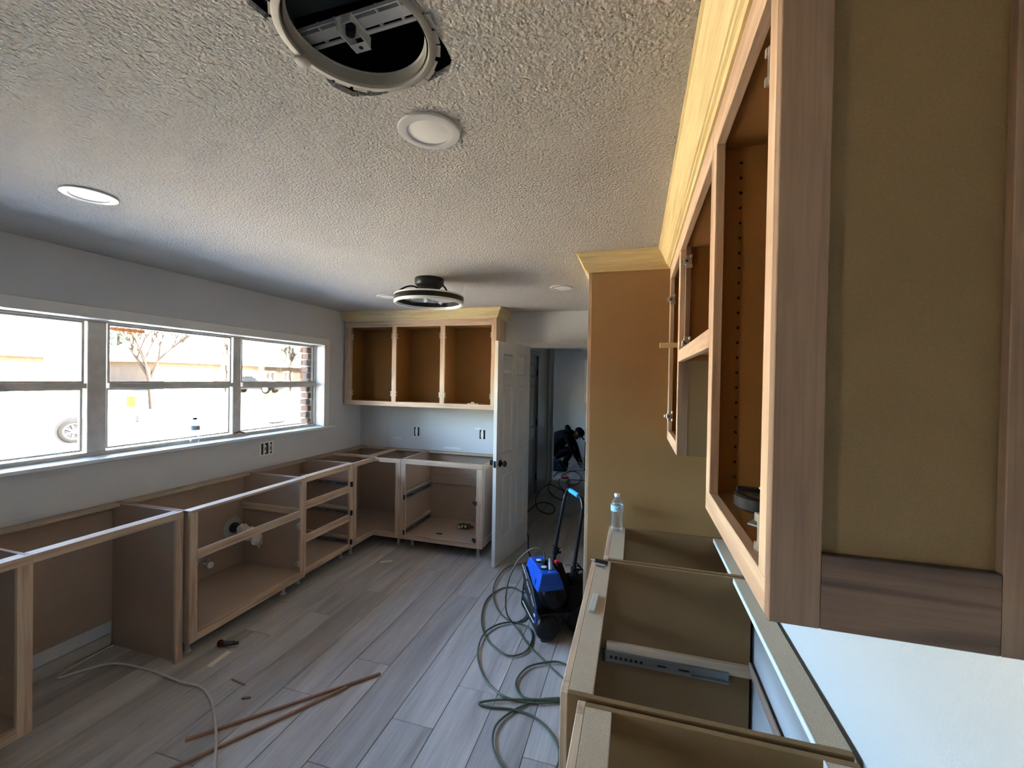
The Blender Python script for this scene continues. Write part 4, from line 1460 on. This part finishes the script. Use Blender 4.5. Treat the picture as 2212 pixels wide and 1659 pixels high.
CABLE = [(-3.055, 1.815), (-3.052, 1.76), (-3.042, 1.65), (-3.020, 1.556), (-2.995, 1.537), (-2.95, 1.610), (-2.846, 1.707), (-2.576, 1.724), (-2.341, 1.706), (-2.220, 1.715), (-2.095, 1.674), (-1.958, 1.589), (-1.810, 1.481), (-1.688, 1.376), (-1.612, 1.311), (-1.50, 1.20)]
o = obj('electrical_cable', MB().tube(smooth_pts([(x, y, .0065 if x < -2.05 or x > -1.6 else .021) for x, y in CABLE], 6), .006, 8), 'cable_white', None, smooth=True)
tag(o, 'white flat electrical cable running from the dishwasher bay across the floor', 'cable')

# ------------------------------------------------------------------ air compressor
c = thing('air_compressor', 'blue and black twin-tank air compressor with folding handle on the floor', 'air compressor', (-.495, 2.65, 0), math.radians(30))
YX = (Vector((1, 0, 0)), Vector((0, 0, 1)), Vector((0, -1, 0)))


def ytank(x, z, r, y0, y1, name, mat='black', par=c):
    """horizontal vessel along local y with domed ends"""
    e = r * .45
    prof = [(r * .02, 0), (r * .55, e * .18), (r * .85, e * .5), (r * .98, e * .85), (r, e), (r * 1.02, e + .004), (r * 1.02, e + .018), (r, e + .022)]
    L = y1 - y0
    prof = prof + [(a, L - b) for a, b in prof[::-1]]
    fr = (Vector((1, 0, 0)), Vector((0, 0, -1)), Vector((0, 1, 0)))
    return obj(name, MB().lathe(prof, 32, (x, y0, z), fr, cap=False), mat, par, smooth=True, local=True)


tk = ytank(0, .088, .080, -.01, .43, 'tank')
obj('drain_tube', MB().tube([(-.083, .06, .115), (-.086, .20, .118), (-.083, .34, .115)], .0035, 8), 'paper', tk, smooth=True, local=True)
ytank(.235, .088, .080, .02, .43, 'tank')
for (x_, y_) in ((-.02, .05), (-.02, .38), (.25, .05), (.25, .38)):
    obj('foot', MB().lathe([(.022, 0), (.020, .016)], 12, (x_, y_, 0)), 'rubber', c, local=True)
ytank(.045, .285, .085, .0, .36, 'motor_cover')
m = MB()
lo = [(-.084, -.004, .342), (.096, -.004, .342), (.096, .305, .342), (-.084, .305, .342)]
mid = [(-.075, -.010, .385), (.085, -.010, .385), (.085, .305, .385), (-.075, .305, .385)]
hi = [(-.058, .004, .446), (.062, .004, .446), (.062, .285, .446), (-.058, .285, .446)]
top = [(-.048, .014, .452), (.052, .014, .452), (.052, .275, .452), (-.048, .275, .452)]
vs = lo + mid + hi + top
fs = [(3, 2, 1, 0), (12, 13, 14, 15)]
for L_ in range(3):
    for i in range(4):
        fs.append((4 * L_ + i, 4 * L_ + (i + 1) % 4, 4 * (L_ + 1) + (i + 1) % 4, 4 * (L_ + 1) + i))
sh = obj('shroud', m.add(vs, fs), 'blue_plastic', c, .006, local=True, seg=2)
obj('side_rib', MB().box(-.084, -.070, .06, .12, .345, .395), 'blue_plastic', sh, .004, local=True)
for y_ in (.085, .195):
    g = obj('gauge', MB().lathe([(.024, .452), (.024, .460), (.022, .462)], 24, (-.016, y_, 0)), 'black', c, smooth=True, local=True)
    obj('dial', MB().lathe([(.019, .4615), (.019, .463)], 24, (-.016, y_, 0)), 'plastic_white', g, local=True)
obj('regulator_knob', MB().lathe([(.020, .452), (.020, .478), (.016, .482)], 16, (.008, .140, 0)), 'black_matte', c, local=True)
q = obj('coupler', MB().cyl((.022, .060, .452), (.024, .075, .492), .012, 14).cyl((.024, .075, .490), (.024, .085, .515), .0085, 12), 'galv', c, smooth=True, local=True)
# side plate with the white print
m = MB().prism([(.31, .40), (.315, .345), (.26, .27), (.02, .155), (-.015, .165), (-.012, .265), (.06, .335), (.26, .405)], -.098, -.092, 'x')
sp = obj('side_plate', m, 'black', c, .002, local=True)
obj('blue_edge', MB().prism([(.02, .150), (-.02, .160), (-.017, .265), (-.009, .265), (-.011, .168), (.02, .158)], -.099, -.090, 'x'), 'blue_plastic', sp, local=True)


def plate_text(txt, y, z, size, ang):
    cu = bpy.data.curves.new('lettering', 'FONT')
    cu.body = txt
    cu.size = size
    cu.extrude = .0004
    cu.align_x = 'CENTER'
    cu.align_y = 'CENTER'
    tmp = bpy.data.objects.new('tmp', cu)
    COL.objects.link(tmp)
    mesh = bpy.data.meshes.new_from_object(tmp.evaluated_get(bpy.context.evaluated_depsgraph_get()))
    bpy.data.objects.remove(tmp)
    # text faces local -x, reading along local -y
    mesh.transform(Matrix.Translation((-.0988, y, z)) @ Matrix(((0, 0, -1, 0), (-1, 0, 0, 0), (0, 1, 0, 0), (0, 0, 0, 1))) @ Matrix.Rotation(ang, 4, 'Z'))
    mesh.materials.append(MATS['text_white'])
    o = bpy.data.objects.new('lettering', mesh)
    COL.objects.link(o)
    o.parent = sp
    return o


plate_text('KOBALT', .245, .365, .034, math.radians(-20))
plate_text('QUIET TECH', .105, .285, .032, math.radians(-26))
obj('badge', MB().cyl((-.0992, .012, .195), (-.098, .012, .195), .011, 18), 'text_white', sp, local=True)
# intake filter with red cap, pump head, wheels
f_ = obj('filter_tube', MB().cyl((.112, .17, .435), (.150, .05, .27), .030, 18), 'black_matte', c, smooth=True, local=True)
obj('red_cap', MB().lathe([(.018, 0), (.019, .012), (.012, .018)], 18, (.108, .176, .440)), 'red_plastic', c, smooth=True, local=True)
m = MB().box(.15, .30, .02, .20, .20, .335).box(.17, .29, .04, .17, .335, .37)
for k in range(6):
    m.box(.145, .305, .03 + .028 * k, .042 + .028 * k, .19, .345)
obj('pump_head', m, 'black_matte', c, .004, local=True)
obj('air_tube', MB().tube(smooth_pts([(.16, .20, .33), (.20, .26, .38), (.26, .24, .37), (.27, .18, .33)], 6), .006, 8), 'steel', c, smooth=True, local=True)
obj('brace', MB().tube([(.10, -.02, .16), (.22, .0, .22), (.33, .02, .23)], .008, 8), 'black', c, smooth=True, local=True)
obj('frame_plate', MB().box(-.06, .31, .03, .40, .168, .180), 'black', c, .002, local=True)
for y_ in (.10, .36):
    w = obj('wheel', MB().lathe([(.03, -.022), (.072, -.022), (.085, -.014), (.085, .014), (.072, .022), (.03, .022)], 28, (.345, y_, .087), (Vector((1, 0, 0)), Vector((0, 0, 1)), Vector((0, -1, 0)))), 'rubber', c, smooth=True, local=True)
# telescoping handle
hp = [(.180, .066, .18), (.184, .062, .42), (.226, .042, .80), (.232, .046, .86), (.236, .075, .895), (.238, .115, .902), (.236, .285, .902), (.232, .318, .893), (.225, .334, .855), (.212, .338, .80), (.156, .350, .44), (.150, .352, .18)]
hd = obj('handle', MB().tube(smooth_pts(hp, 5), .0125, 12), 'black', c, smooth=True, local=True)
obj('grip', MB().tube([(.238, .13, .902), (.2375, .20, .902), (.2365, .275, .902)], .0165, 14), 'blue_grip', hd, smooth=True, local=True)
for (x_, y_, z_) in ((.184, .062, .42), (.156, .350, .455)):
    k_ = obj('pole_clamp', MB().lathe([(.020, -.03), (.022, -.026), (.022, .026), (.020, .03)], 14, (x_, y_, z_)).box(x_, x_ + .035, y_ - .03, y_ - .010, z_ - .016, z_ + .016), 'black_matte', c, smooth=True, local=True)
    obj('clamp_bolt', MB().cyl((x_ + .020, y_ - .034, z_ + .008), (x_ + .046, y_ - .034, z_ + .016), .007, 10), 'steel', k_, local=True)
for k in range(3):
    obj('cord_wrap', MB().tube(smooth_pts([(.19 + .012 * k, .10, .46 - .02 * k), (.23 + .012 * k, .11, .45 - .02 * k), (.26 + .01 * k, .08, .40), (.25, .04, .37), (.20, .06, .36)], 5), .005, 7), 'black_matte', c, smooth=True, local=True)

# hose: one green line in several visible loops
AERIAL = [(-.549, 2.719, .500), (-.552, 2.724, .545), (-.585, 2.725, .575), (-.625, 2.722, .572), (-.675, 2.718, .538), (-.732, 2.70, .470), (-.772, 2.67, .375), (-.790, 2.66, .260), (-.795, 2.70, .130), (-.780, 2.77, .035), (-.720, 2.730, .008), (-.617, 2.596, .007), (-.492, 2.479, .007), (-.369, 2.371, .007), (-.320, 2.338, .007)]
HB = [(-0.896, 3.771), (-1.054, 3.625), (-1.080, 3.346), (-1.022, 3.098), (-0.911, 2.902), (-0.782, 2.810), (-0.720, 2.862), (-0.710, 2.951), (-0.694, 3.062), (-0.742, 3.158), (-0.798, 3.208), (-0.917, 3.277), (-1.011, 3.213), (-1.052, 3.027), (-0.996, 2.770), (-0.889, 2.572), (-0.758, 2.470), (-0.681, 2.460), (-0.615, 2.536), (-0.613, 2.682), (-0.663, 2.780), (-0.767, 2.807), (-0.871, 2.737), (-0.922, 2.605), (-0.888, 2.410), (-0.790, 2.245), (-0.680, 2.155), (-0.584, 2.127), (-0.461, 2.137), (-0.376, 2.171), (-0.325, 2.201)]
HC = [(-0.325, 2.465), (-0.369, 2.479), (-0.434, 2.480), (-0.558, 2.404), (-0.602, 2.297), (-0.590, 2.213), (-0.529, 2.158), (-0.438, 2.170), (-0.325, 2.206)]
HD = [(-0.325, 2.195), (-0.505, 2.145), (-0.650, 2.097), (-0.728, 2.060), (-0.740, 2.043), (-0.685, 2.042), (-0.576, 2.061), (-0.472, 2.051), (-0.382, 2.001), (-0.316, 1.924), (-0.293, 1.858), (-0.297, 1.797), (-0.325, 1.724), (-0.399, 1.688), (-0.482, 1.712), (-0.552, 1.767), (-0.598, 1.836), (-0.615, 1.934), (-0.577, 2.031), (-0.501, 2.128), (-0.439, 2.175), (-0.325, 2.217)]
m = MB()
m.tube(smooth_pts(AERIAL, 6), .0055, 8)
for L_ in (HB, HC, HD):
    m.tube(smooth_pts([(x, y, .0075 + .006 * (.5 + .5 * math.sin(i * .9))) for i, (x, y) in enumerate(L_)], 6), .0055, 8)
o = obj('air_hose', m, 'green_hose', None, smooth=True)
tag(o, 'green air hose coiled on the floor in front of the compressor', 'hose')
K = [(-0.78, 3.05), (-.85, 3.4), (-0.898, 3.792), (-0.966, 3.992), (-1.039, 4.284), (-1.085, 4.450), (-1.177, 4.655), (-1.245, 4.915), (-1.274, 5.123), (-1.271, 5.361), (-1.241, 5.592), (-1.176, 5.692), (-1.057, 5.638), (-0.977, 5.465), (-0.971, 5.295), (-1.018, 5.229), (-1.109, 5.280), (-1.214, 5.453), (-1.310, 5.798), (-1.345, 6.163), (-1.345, 6.552), (-1.315, 6.729), (-1.187, 6.637), (-1.042, 6.438), (-0.963, 6.186), (-0.945, 5.956), (-0.988, 5.911), (-1.121, 6.085), (-1.260, 6.450), (-1.30, 6.735), (-1.350, 7.304), (-1.310, 7.678), (-1.181, 7.524), (-1.037, 7.079), (-0.978, 6.714), (-0.990, 6.409), (-1.077, 6.574), (-1.179, 6.912), (-1.210, 7.447), (-1.105, 7.863), (-0.951, 7.677), (-0.868, 7.321), (-0.861, 6.973), (-0.948, 6.778), (-1.033, 6.882), (-1.070, 7.038), (-1.039, 7.137), (-0.938, 7.163), (-0.757, 7.183), (-.3, 7.25)]
o = obj('power_cord', MB().tube(smooth_pts([(x, y, (.026 if i < 4 else .0065) + .006 * (.5 + .5 * math.sin(i * .8))) for i, (x, y) in enumerate(K)], 5), .006, 8), 'black_matte', None, smooth=True)
tag(o, 'black cord looping along the hall floor behind the compressor', 'cord')

# ------------------------------------------------------------------ far room: person and things
px, py = -1.33, 8.22
pr = thing('person', 'person in dark clothes and cap crouching bent forward over work in the far room', 'person', (px, py, 0))


def skin_body(name, joints, links, mat, parent, root=0, sub=1):
    me = bpy.data.meshes.new(name)
    me.from_pydata([j[:3] for j in joints], links, [])
    o = bpy.data.objects.new(name, me)
    COL.objects.link(o)
    o.parent = parent
    sk = o.modifiers.new('skin', 'SKIN')
    sk.use_smooth_shade = True
    for i, j in enumerate(joints):
        me.skin_vertices[0].data[i].radius = (j[3], j[4] if len(j) > 4 else j[3])
        me.skin_vertices[0].data[i].use_root = (i == root)
    ss = o.modifiers.new('sub', 'SUBSURF')
    ss.levels = ss.render_levels = sub
    me.materials.append(MATS[mat])
    return o


J = [(-.18, 0, .27, .17, .18), (-.17, 0, .42, .17, .19), (-.06, 0, .57, .16, .19), (.08, 0, .65, .125, .17), (.17, 0, .68, .058, .06), (.215, 0, .685, .055, .055),   # 0-5 pelvis..neck
     (-.10, .10, .25, .10), (.17, .13, .36, .080), (.02, .12, .09, .055), (.01, .12, .05, .045), (.10, .12, .035, .040),      # 6-10 far leg
     (-.10, -.10, .25, .10), (.20, -.14, .37, .080), (.04, -.13, .09, .055), (.03, -.13, .05, .045), (.13, -.13, .035, .040),  # 11-15 near leg
     (.09, .17, .62, .065), (.22, .17, .42, .048), (.30, .10, .22, .034), (.33, .09, .16, .026),     # 16-19 far arm
     (.09, -.17, .62, .065), (.20, -.20, .40, .048), (.29, -.12, .20, .034), (.32, -.11, .14, .026)]   # 20-23 near arm
Lk = [(0, 1), (1, 2), (2, 3), (3, 4), (4, 5), (0, 6), (6, 7), (7, 8), (8, 9), (9, 10), (0, 11), (11, 12), (12, 13), (13, 14), (14, 15),
      (3, 16), (16, 17), (17, 18), (18, 19), (3, 20), (20, 21), (21, 22), (22, 23)]
skin_body('body', J, Lk, 'black_cloth', pr)
# trousers over the legs
hd = MB()
rot = Matrix.Translation((.285, 0, .665)) @ Matrix.Rotation(math.radians(48), 4, 'Y')
prof = [(.012, -.118), (.045, -.108), (.060, -.085), (.068, -.045), (.078, .0), (.080, .040), (.070, .080), (.045, .104), (.010, .112)]
hd.lathe(prof, 20)
hd.v = [(x * 1.12 + (.012 if z < -.06 else 0), y * .92, z) for x, y, z in hd.v]
hd.cyl((.085, 0, -.030), (.108, 0, -.042), .014, 8, .010)                     # nose
for sy in (-1, 1):
    hd.lathe([(.004, 0), (.020, .003), (.022, .010), (.010, .012)], 10, (.0, sy * .070, -.02), (Vector((1, 0, 0)), Vector((0, 0, 1)), Vector((0, sy, 0))))
obj('head', hd.xf(rot), 'skin', pr, smooth=True, local=True)
cap = MB().lathe([(.094, .018), (.095, .050), (.080, .092), (.050, .116), (.010, .124)], 20)
cap.v = [(x * 1.10, y * .98, z) for x, y, z in cap.v]
vs = []
for z_ in (.018, .026):
    for i in range(9):
        an = math.radians(-60 + 15 * i)
        vs.append((.085 * math.cos(an) + .010, .085 * math.sin(an), z_))
    for i in range(9):
        an = math.radians(60 - 15 * i)
        vs.append((.170 * math.cos(an) + .010, .080 * math.sin(an), z_ - .012))
cap.add(vs, [tuple(range(18))[::-1], tuple(range(18, 36))] + [(i, (i + 1) % 18, 18 + (i + 1) % 18, 18 + i) for i in range(18)])
obj('cap', cap.xf(rot), 'black_cloth', pr, smooth=True, local=True)
hood = MB().lathe([(.05, -.03), (.095, -.01), (.105, .03), (.085, .06), (.04, .065)], 16, (0, 0, 0))
obj('hood', hood.xf(Matrix.Translation((.085, 0, .72)) @ Matrix.Rotation(math.radians(60), 4, 'Y')), 'black_cloth', pr, smooth=True, local=True)
for sy, hx, hy, hz in ((1, .335, .09, .135), (-1, .325, -.11, .115)):
    m = MB().box(-.020, .020, -.036, .036, -.012, .012)
    h_ = MB().lathe([(.018, -.03), (.030, -.010), (.032, .020), (.022, .040)], 10, (hx, hy, hz), (Vector((0, 1, 0)), Vector((1, 0, .6)).normalized(), Vector((.6, 0, -1)).normalized()))
    base = Vector((hx + .022, hy, hz - .036))
    for k in range(4):
        o_ = Vector((0, (-.022 + .0147 * k), 0))
        ln = (.030, .036, .034, .026)[k]
        h_.tube([base + o_, base + o_ + Vector((.6, 0, -.8)) * ln, base + o_ + Vector((.15, 0, -1.5)) * ln], [.009, .008, .006], 7)
    th_ = Vector((hx, hy + .03 * -sy, hz))
    h_.tube([th_, th_ + Vector((.025, -.010 * sy, -.02)), th_ + Vector((.04, -.002 * sy, -.045))], [.010, .009, .007], 7)
    obj('hand', h_, 'skin', pr, smooth=True, local=True)
t = thing('tool_bag', 'dark blue tool bag on the floor in front of the crouching person', 'bag', (-1.42, 7.86, 0))
m = MB().add([(-.22, -.12, .002), (.24, -.12, .002), (.24, .12, .002), (-.22, .12, .002), (-.20, -.08, .24), (.10, -.08, .20), (.10, .08, .20), (-.20, .08, .24)],
             [(0, 3, 2, 1), (4, 5, 6, 7), (0, 1, 5, 4), (1, 2, 6, 5), (2, 3, 7, 6), (3, 0, 4, 7)])
obj('bag', m, 'denim', t, .03, local=True, seg=2)
m = MB().tube([(-.10, -.112, .16), (-.065, -.114, .20), (-.03, -.114, .165), (-.065, -.118, .125), (-.10, -.118, .16)], .004, 6)
obj('buckle', m, 'steel', t, local=True)
t = thing('wood_box', 'brown wooden box behind the doorway edge beside the crouching person', 'box', (-.80, 8.52, 0))
m = MB().box(-.13, .15, -.12, .12, .002, .46)
obj('box', m, 'brown_box', t, .004, local=True)
obj('rim', MB().box(-.135, .155, -.125, .125, .46, .475), 'brown_box', t, .002, local=True)
t = thing('hand_tool', 'flat grey hand tool on the floor near the wooden box', 'tool', (-.98, 8.02, 0), .2)
obj('blade', MB().box(-.10, .08, -.03, .03, .001, .02), 'galv', t, .004, local=True)
obj('handle', MB().cyl((.08, 0, .015), (.20, .01, .015), .014, 10), 'black', t, smooth=True, local=True)
t = thing('nail_pack', 'small red and white pack on the hall floor inside a cord loop', 'pack', (-1.12, 7.25, 0), .3)
obj('pack', MB().box(-.07, .05, -.03, .03, .001, .03), 'red_plastic', t, .004, local=True)
obj('wrapper', MB().box(-.12, -.07, -.035, .035, .001, .022), 'plastic_white', t, .004, local=True)
t = thing('wall_panel', 'pale upright panel fixed on the far room wall, half hidden by the tall cabinet', 'panel', (-.94, 9.4, 1.68))
obj('panel', MB().box(-.13, .20, -.02, -.001, -.47, .47), 'paint_white', t, .003, local=True)
t = thing('ring_ceiling_light', 'thin white ring ceiling light in the far room, half hidden by tall cabinet', 'ceiling light', (-.80, 8.35, ZC))
obj('canopy', MB().lathe([(.07, 0), (.07, .03), (.05, .035)], 24, (0, 0, 0), dn), 'plastic_white', t, smooth=True, local=True)
obj('ring', MB().lathe([(.19, .07), (.19, .10), (.22, .105), (.22, .065), (.19, .07)], 40, (0, 0, 0), dn, cap=False), 'ring_white', t, smooth=True, local=True)
obj('spider', MB().box(-.2, .2, -.008, .008, -.078, -.066).box(-.008, .008, -.2, .2, -.078, -.066).box(-.01, .01, -.01, .01, -.07, -.03), 'plastic_white', t, local=True)


# ------------------------------------------------------------------ outside
GZ = -.35
ground = struct('ground', MB().box(-120, 60, -120, 120, GZ - .2, GZ), 'dry_lawn')
struct('driveway', MB().box(-13.5, -7.5, -2.0, 4.0, GZ, GZ + .012).box(-21.5, -13.5, -60, 70, GZ, GZ + .010), 'concrete')
struct('bounce_apron', MB().box(-7.5, -3.4, -3.5, 11.0, GZ, GZ + .016), 'bounce_concrete')  # unseen pale apron added to bounce skylight up to the ceiling
struct('street', MB().box(-30.5, -21.5, -80, 110, GZ, GZ + .008), 'asphalt')
struct('house_base', MB().box(XO, 12.0, YB - .12, 14, GZ, -.151), 'mortar')
struct('lawn', MB().box(-80, -32.0, -80, 120, GZ, .10), 'dry_lawn')


def house(loc, rz, w, d, label, siding='siding', seed=0):
    t = thing('house', label, 'house', loc, rz)
    rng = random.Random(seed)
    obj('wall', MB().box(-w / 2, w / 2, 0, d, 0, 2.7), siding, t, local=True)
    o = .7
    rf = MB().add([(-w / 2 - o, -o, 2.65), (w / 2 + o, -o, 2.65), (w / 2 + o, d + o, 2.65), (-w / 2 - o, d + o, 2.65), (-w / 2 + 1.5, d / 2, 4.9), (w / 2 - 1.5, d / 2, 4.9)],
                  [(0, 3, 2, 1), (0, 1, 5, 4), (1, 2, 5), (2, 3, 4, 5), (3, 0, 4)])
    obj('roof', rf, 'roof_shingle', t, local=True)
    obj('garage_door', MB().box(-w / 2 + .8, -w / 2 + 5.6, -.06, 0, 0, 2.15), 'plastic_white', t, .01, local=True)
    for x in (.2, 3.0, 5.6):
        if x + 1.4 < w / 2:
            f = obj('window', MB().box(x, x + 1.5, -.06, 0, .9, 2.1), 'plastic_white', t, local=True)
            obj('glass', MB().box(x + .1, x + .70, -.075, -.06, 1.0, 2.0).box(x + .80, x + 1.4, -.075, -.06, 1.0, 2.0), 'car_glass', f, local=True)
    obj('front_door', MB().box(2.0, 2.85, -.05, 0, 0, 2.1), 'brown_box', t, local=True)
    for x in (-w / 2 + 6.2, 1.85):
        obj('porch_post', MB().box(x - .08, x + .08, -.68, -.52, 0, 2.65), 'plastic_white', t, local=True)
    return t


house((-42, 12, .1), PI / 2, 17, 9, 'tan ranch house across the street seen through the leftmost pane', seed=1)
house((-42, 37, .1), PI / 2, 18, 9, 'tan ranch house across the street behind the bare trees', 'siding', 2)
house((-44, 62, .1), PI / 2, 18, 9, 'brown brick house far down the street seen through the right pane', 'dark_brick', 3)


def tree(loc, h, seed, label):
    """bare winter tree"""
    t = thing('bare_tree', label, 'tree', loc)
    rng = random.Random(seed)
    br = []

    def grow(p, d, L, r, lev):
        q = p + d * L
        br.append((p, q, r, r * .62, lev))
        if lev == 0: return
        for k in range(3 if lev > 1 else 2):
            nd = (d + Vector((rng.uniform(-1, 1), rng.uniform(-1, 1), rng.uniform(-.1, .7))) * .62).normalized()
            grow(p + d * L * rng.uniform(.62, 1.0), nd, L * rng.uniform(.62, .80), r * .55, lev - 1)
    grow(Vector((0, 0, -.05)), Vector((rng.uniform(-.08, .08), rng.uniform(-.08, .08), 1)).normalized(), h * .32, h * .022, 5)
    m = MB()
    m.cyl(br[0][0], br[0][1], br[0][2], 9, br[0][3])
    tr = obj('trunk', m, 'bark', t, smooth=True, local=True)
    m = MB()
    for p, q, r0, r1, lv in br[1:]:
        m.cyl(p, q, max(r0, .026), 4 if lv < 3 else 6, max(r1, .018))
    b = obj('branches', m, 'bark', t, local=True)
    b['kind'] = 'stuff'
    return t


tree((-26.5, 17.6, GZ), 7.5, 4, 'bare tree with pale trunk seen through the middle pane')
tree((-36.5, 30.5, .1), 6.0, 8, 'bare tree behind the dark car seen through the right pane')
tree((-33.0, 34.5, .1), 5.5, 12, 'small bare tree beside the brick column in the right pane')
t = thing('evergreen_tree', 'dark evergreen crown showing at the top of the middle pane', 'tree', (-58, 35, .1))
obj('trunk', MB().cyl((0, 0, -.1), (0, 0, 6), .3, 8), 'bark', t, local=True)
rng = random.Random(21)
m = MB()
for i in range(900):
    r = rng.random() ** .5
    an, zz = rng.uniform(0, 2 * PI), rng.uniform(4.5, 13)
    w = 3.6 * (1 - abs((zz - 7.5) / 6)) * r
    p = Vector((w * math.cos(an), w * math.sin(an), zz))
    d1 = Vector((rng.uniform(-1, 1), rng.uniform(-1, 1), rng.uniform(-1, 1))) * .45
    d2 = Vector((rng.uniform(-1, 1), rng.uniform(-1, 1), rng.uniform(-1, 1))) * .45
    m.add([p, p + d1, p + d2], [(0, 1, 2)])
o = obj('foliage', m, 'evergreen', t, local=True)
o['kind'] = 'stuff'


def car(loc, rz, label, body_mat, tall=False, lamp='amber'):
    """local +x is the rear"""
    t = thing('car', label, 'car', loc, rz)
    hs = .32 if tall else 0               # tall = pickup truck
    side = [(-2.25, .32), (2.25, .36), (2.30, .75 + hs * .5), (2.18, .98 + hs * .5), (1.45, 1.02 + hs * .5), (-1.0, .98 + hs * .4), (-2.1, .82 + hs * .4), (-2.28, .62)]
    if tall:
        side = [(-2.35, .45), (2.70, .50), (2.74, 1.0), (2.70, 1.36), (.45, 1.36), (-1.1, 1.18), (-2.2, 1.05), (-2.38, .7)]
    obj('body', MB().prism(side, -.88, .88, 'y'), body_mat, t, .05, local=True, seg=2)
    cab = [(.40, 1.14), (.30, 1.86), (-.62, 1.88), (-1.20, 1.10)] if tall else [(1.55, 1.0), (.95, 1.42), (-.25, 1.45), (-.95, .98)]
    obj('cabin', MB().prism(cab, -.76, .76, 'y'), body_mat if tall else 'car_glass', t, .04, local=True)
    rf = [(.34, 1.85), (.28, 1.91), (-.58, 1.93), (-.68, 1.86)] if tall else [(.98, 1.40), (.90, 1.47), (-.20, 1.50), (-.30, 1.43)]
    obj('roof', MB().prism(rf, -.78, .78, 'y'), body_mat, t, .02, local=True)
    for x in (-1.42, 1.40):
        for s in (-1, 1):
            fr = (Vector((1, 0, 0)), Vector((0, 0, 1)), Vector((0, s, 0)))
            w = obj('wheel', MB().lathe([(.20, 0), (.29, .0), (.335, .03), (.345, .10), (.335, .19), (.29, .215), (.235, .21), (.225, .17)], 28, (x, s * .70, .345), fr, cap=False), 'tyre_dark', t, smooth=True, local=True)
            m = MB().lathe([(.225, .17), (.228, .205), (.205, .205), (.200, .165)], 24, (x, s * .70, .345), fr, cap=False)
            m.lathe([(.05, .16), (.05, .205), (.03, .21)], 12, (x, s * .70, .345), fr)
            for k in range(7):
                an = 2 * PI * k / 7
                c_, s_ = math.cos(an), math.sin(an)
                p0 = Vector((x + .04 * c_, s * (.70 + .185), .345 + .04 * s_))
                p1 = Vector((x + .21 * c_, s * (.70 + .195), .345 + .21 * s_))
                m.cyl(p0, p1, .020, 6)
            obj('rim', m, 'steel', w, smooth=True, local=True)
            obj('wheel_well', MB().cyl((x, s * .80, .36), (x, s * .885, .36), .40, 24), 'dark_trim', t, local=True)
    for s in (-1, 1):
        if tall:
            obj('tail_light', MB().box(2.50, 2.71, s * .86 - .035, s * .86 + .035, 1.00, 1.33), lamp, t, .01, local=True)
        else:
            obj('tail_light', MB().box(2.10, 2.27, s * .62 - .14, s * .62 + .14, .78, 1.02).box(2.02, 2.2, s * .86 - .03, s * .86 + .03, .80, 1.05), lamp, t, .01, local=True)
    obj('bumper', MB().box(2.2 + (.45 if tall else 0), 2.36 + (.45 if tall else 0), -.85, .85, .36 + hs * .5, .60 + hs * .5), 'dark_trim', t, .03, local=True)
    obj('window_band', MB().box(-.62 if tall else -.55, .18 if tall else 1.0, -.775, .775, 1.34 if tall else 1.06, 1.74 if tall else 1.36), 'car_glass', t, .02, local=True)
    return t


car((-16.78, 7.33, GZ), math.atan2(.88, .47), 'white pickup truck parked outside, its wheel showing in the leftmost pane', 'car_white', True)
car((-33.0, 30.3, .10), math.radians(200), 'dark sedan parked across the street seen through the right pane', 'car_dark')
t = thing('hanging_bracket', 'rusty metal bracket hanging outside at the top of the middle pane', 'bracket', (-3.35, 2.05, 1.98))
m = MB()
m.box(-.012, .012, -.10, .115, -.016, .004)
for k in range(5):
    m.box(-.016, .016, -.06 + .036 * k, -.048 + .036 * k, -.022, .008)
obj('bar', m, 'rust', t, .003, local=True)
obj('hanger', MB().cyl((0, -.08, .004), (0, -.08, .16), .003, 6).cyl((0, .09, .004), (0, .09, .16), .003, 6).box(-.008, .06, -.10, .11, .158, .164), 'dark_metal', t, local=True)
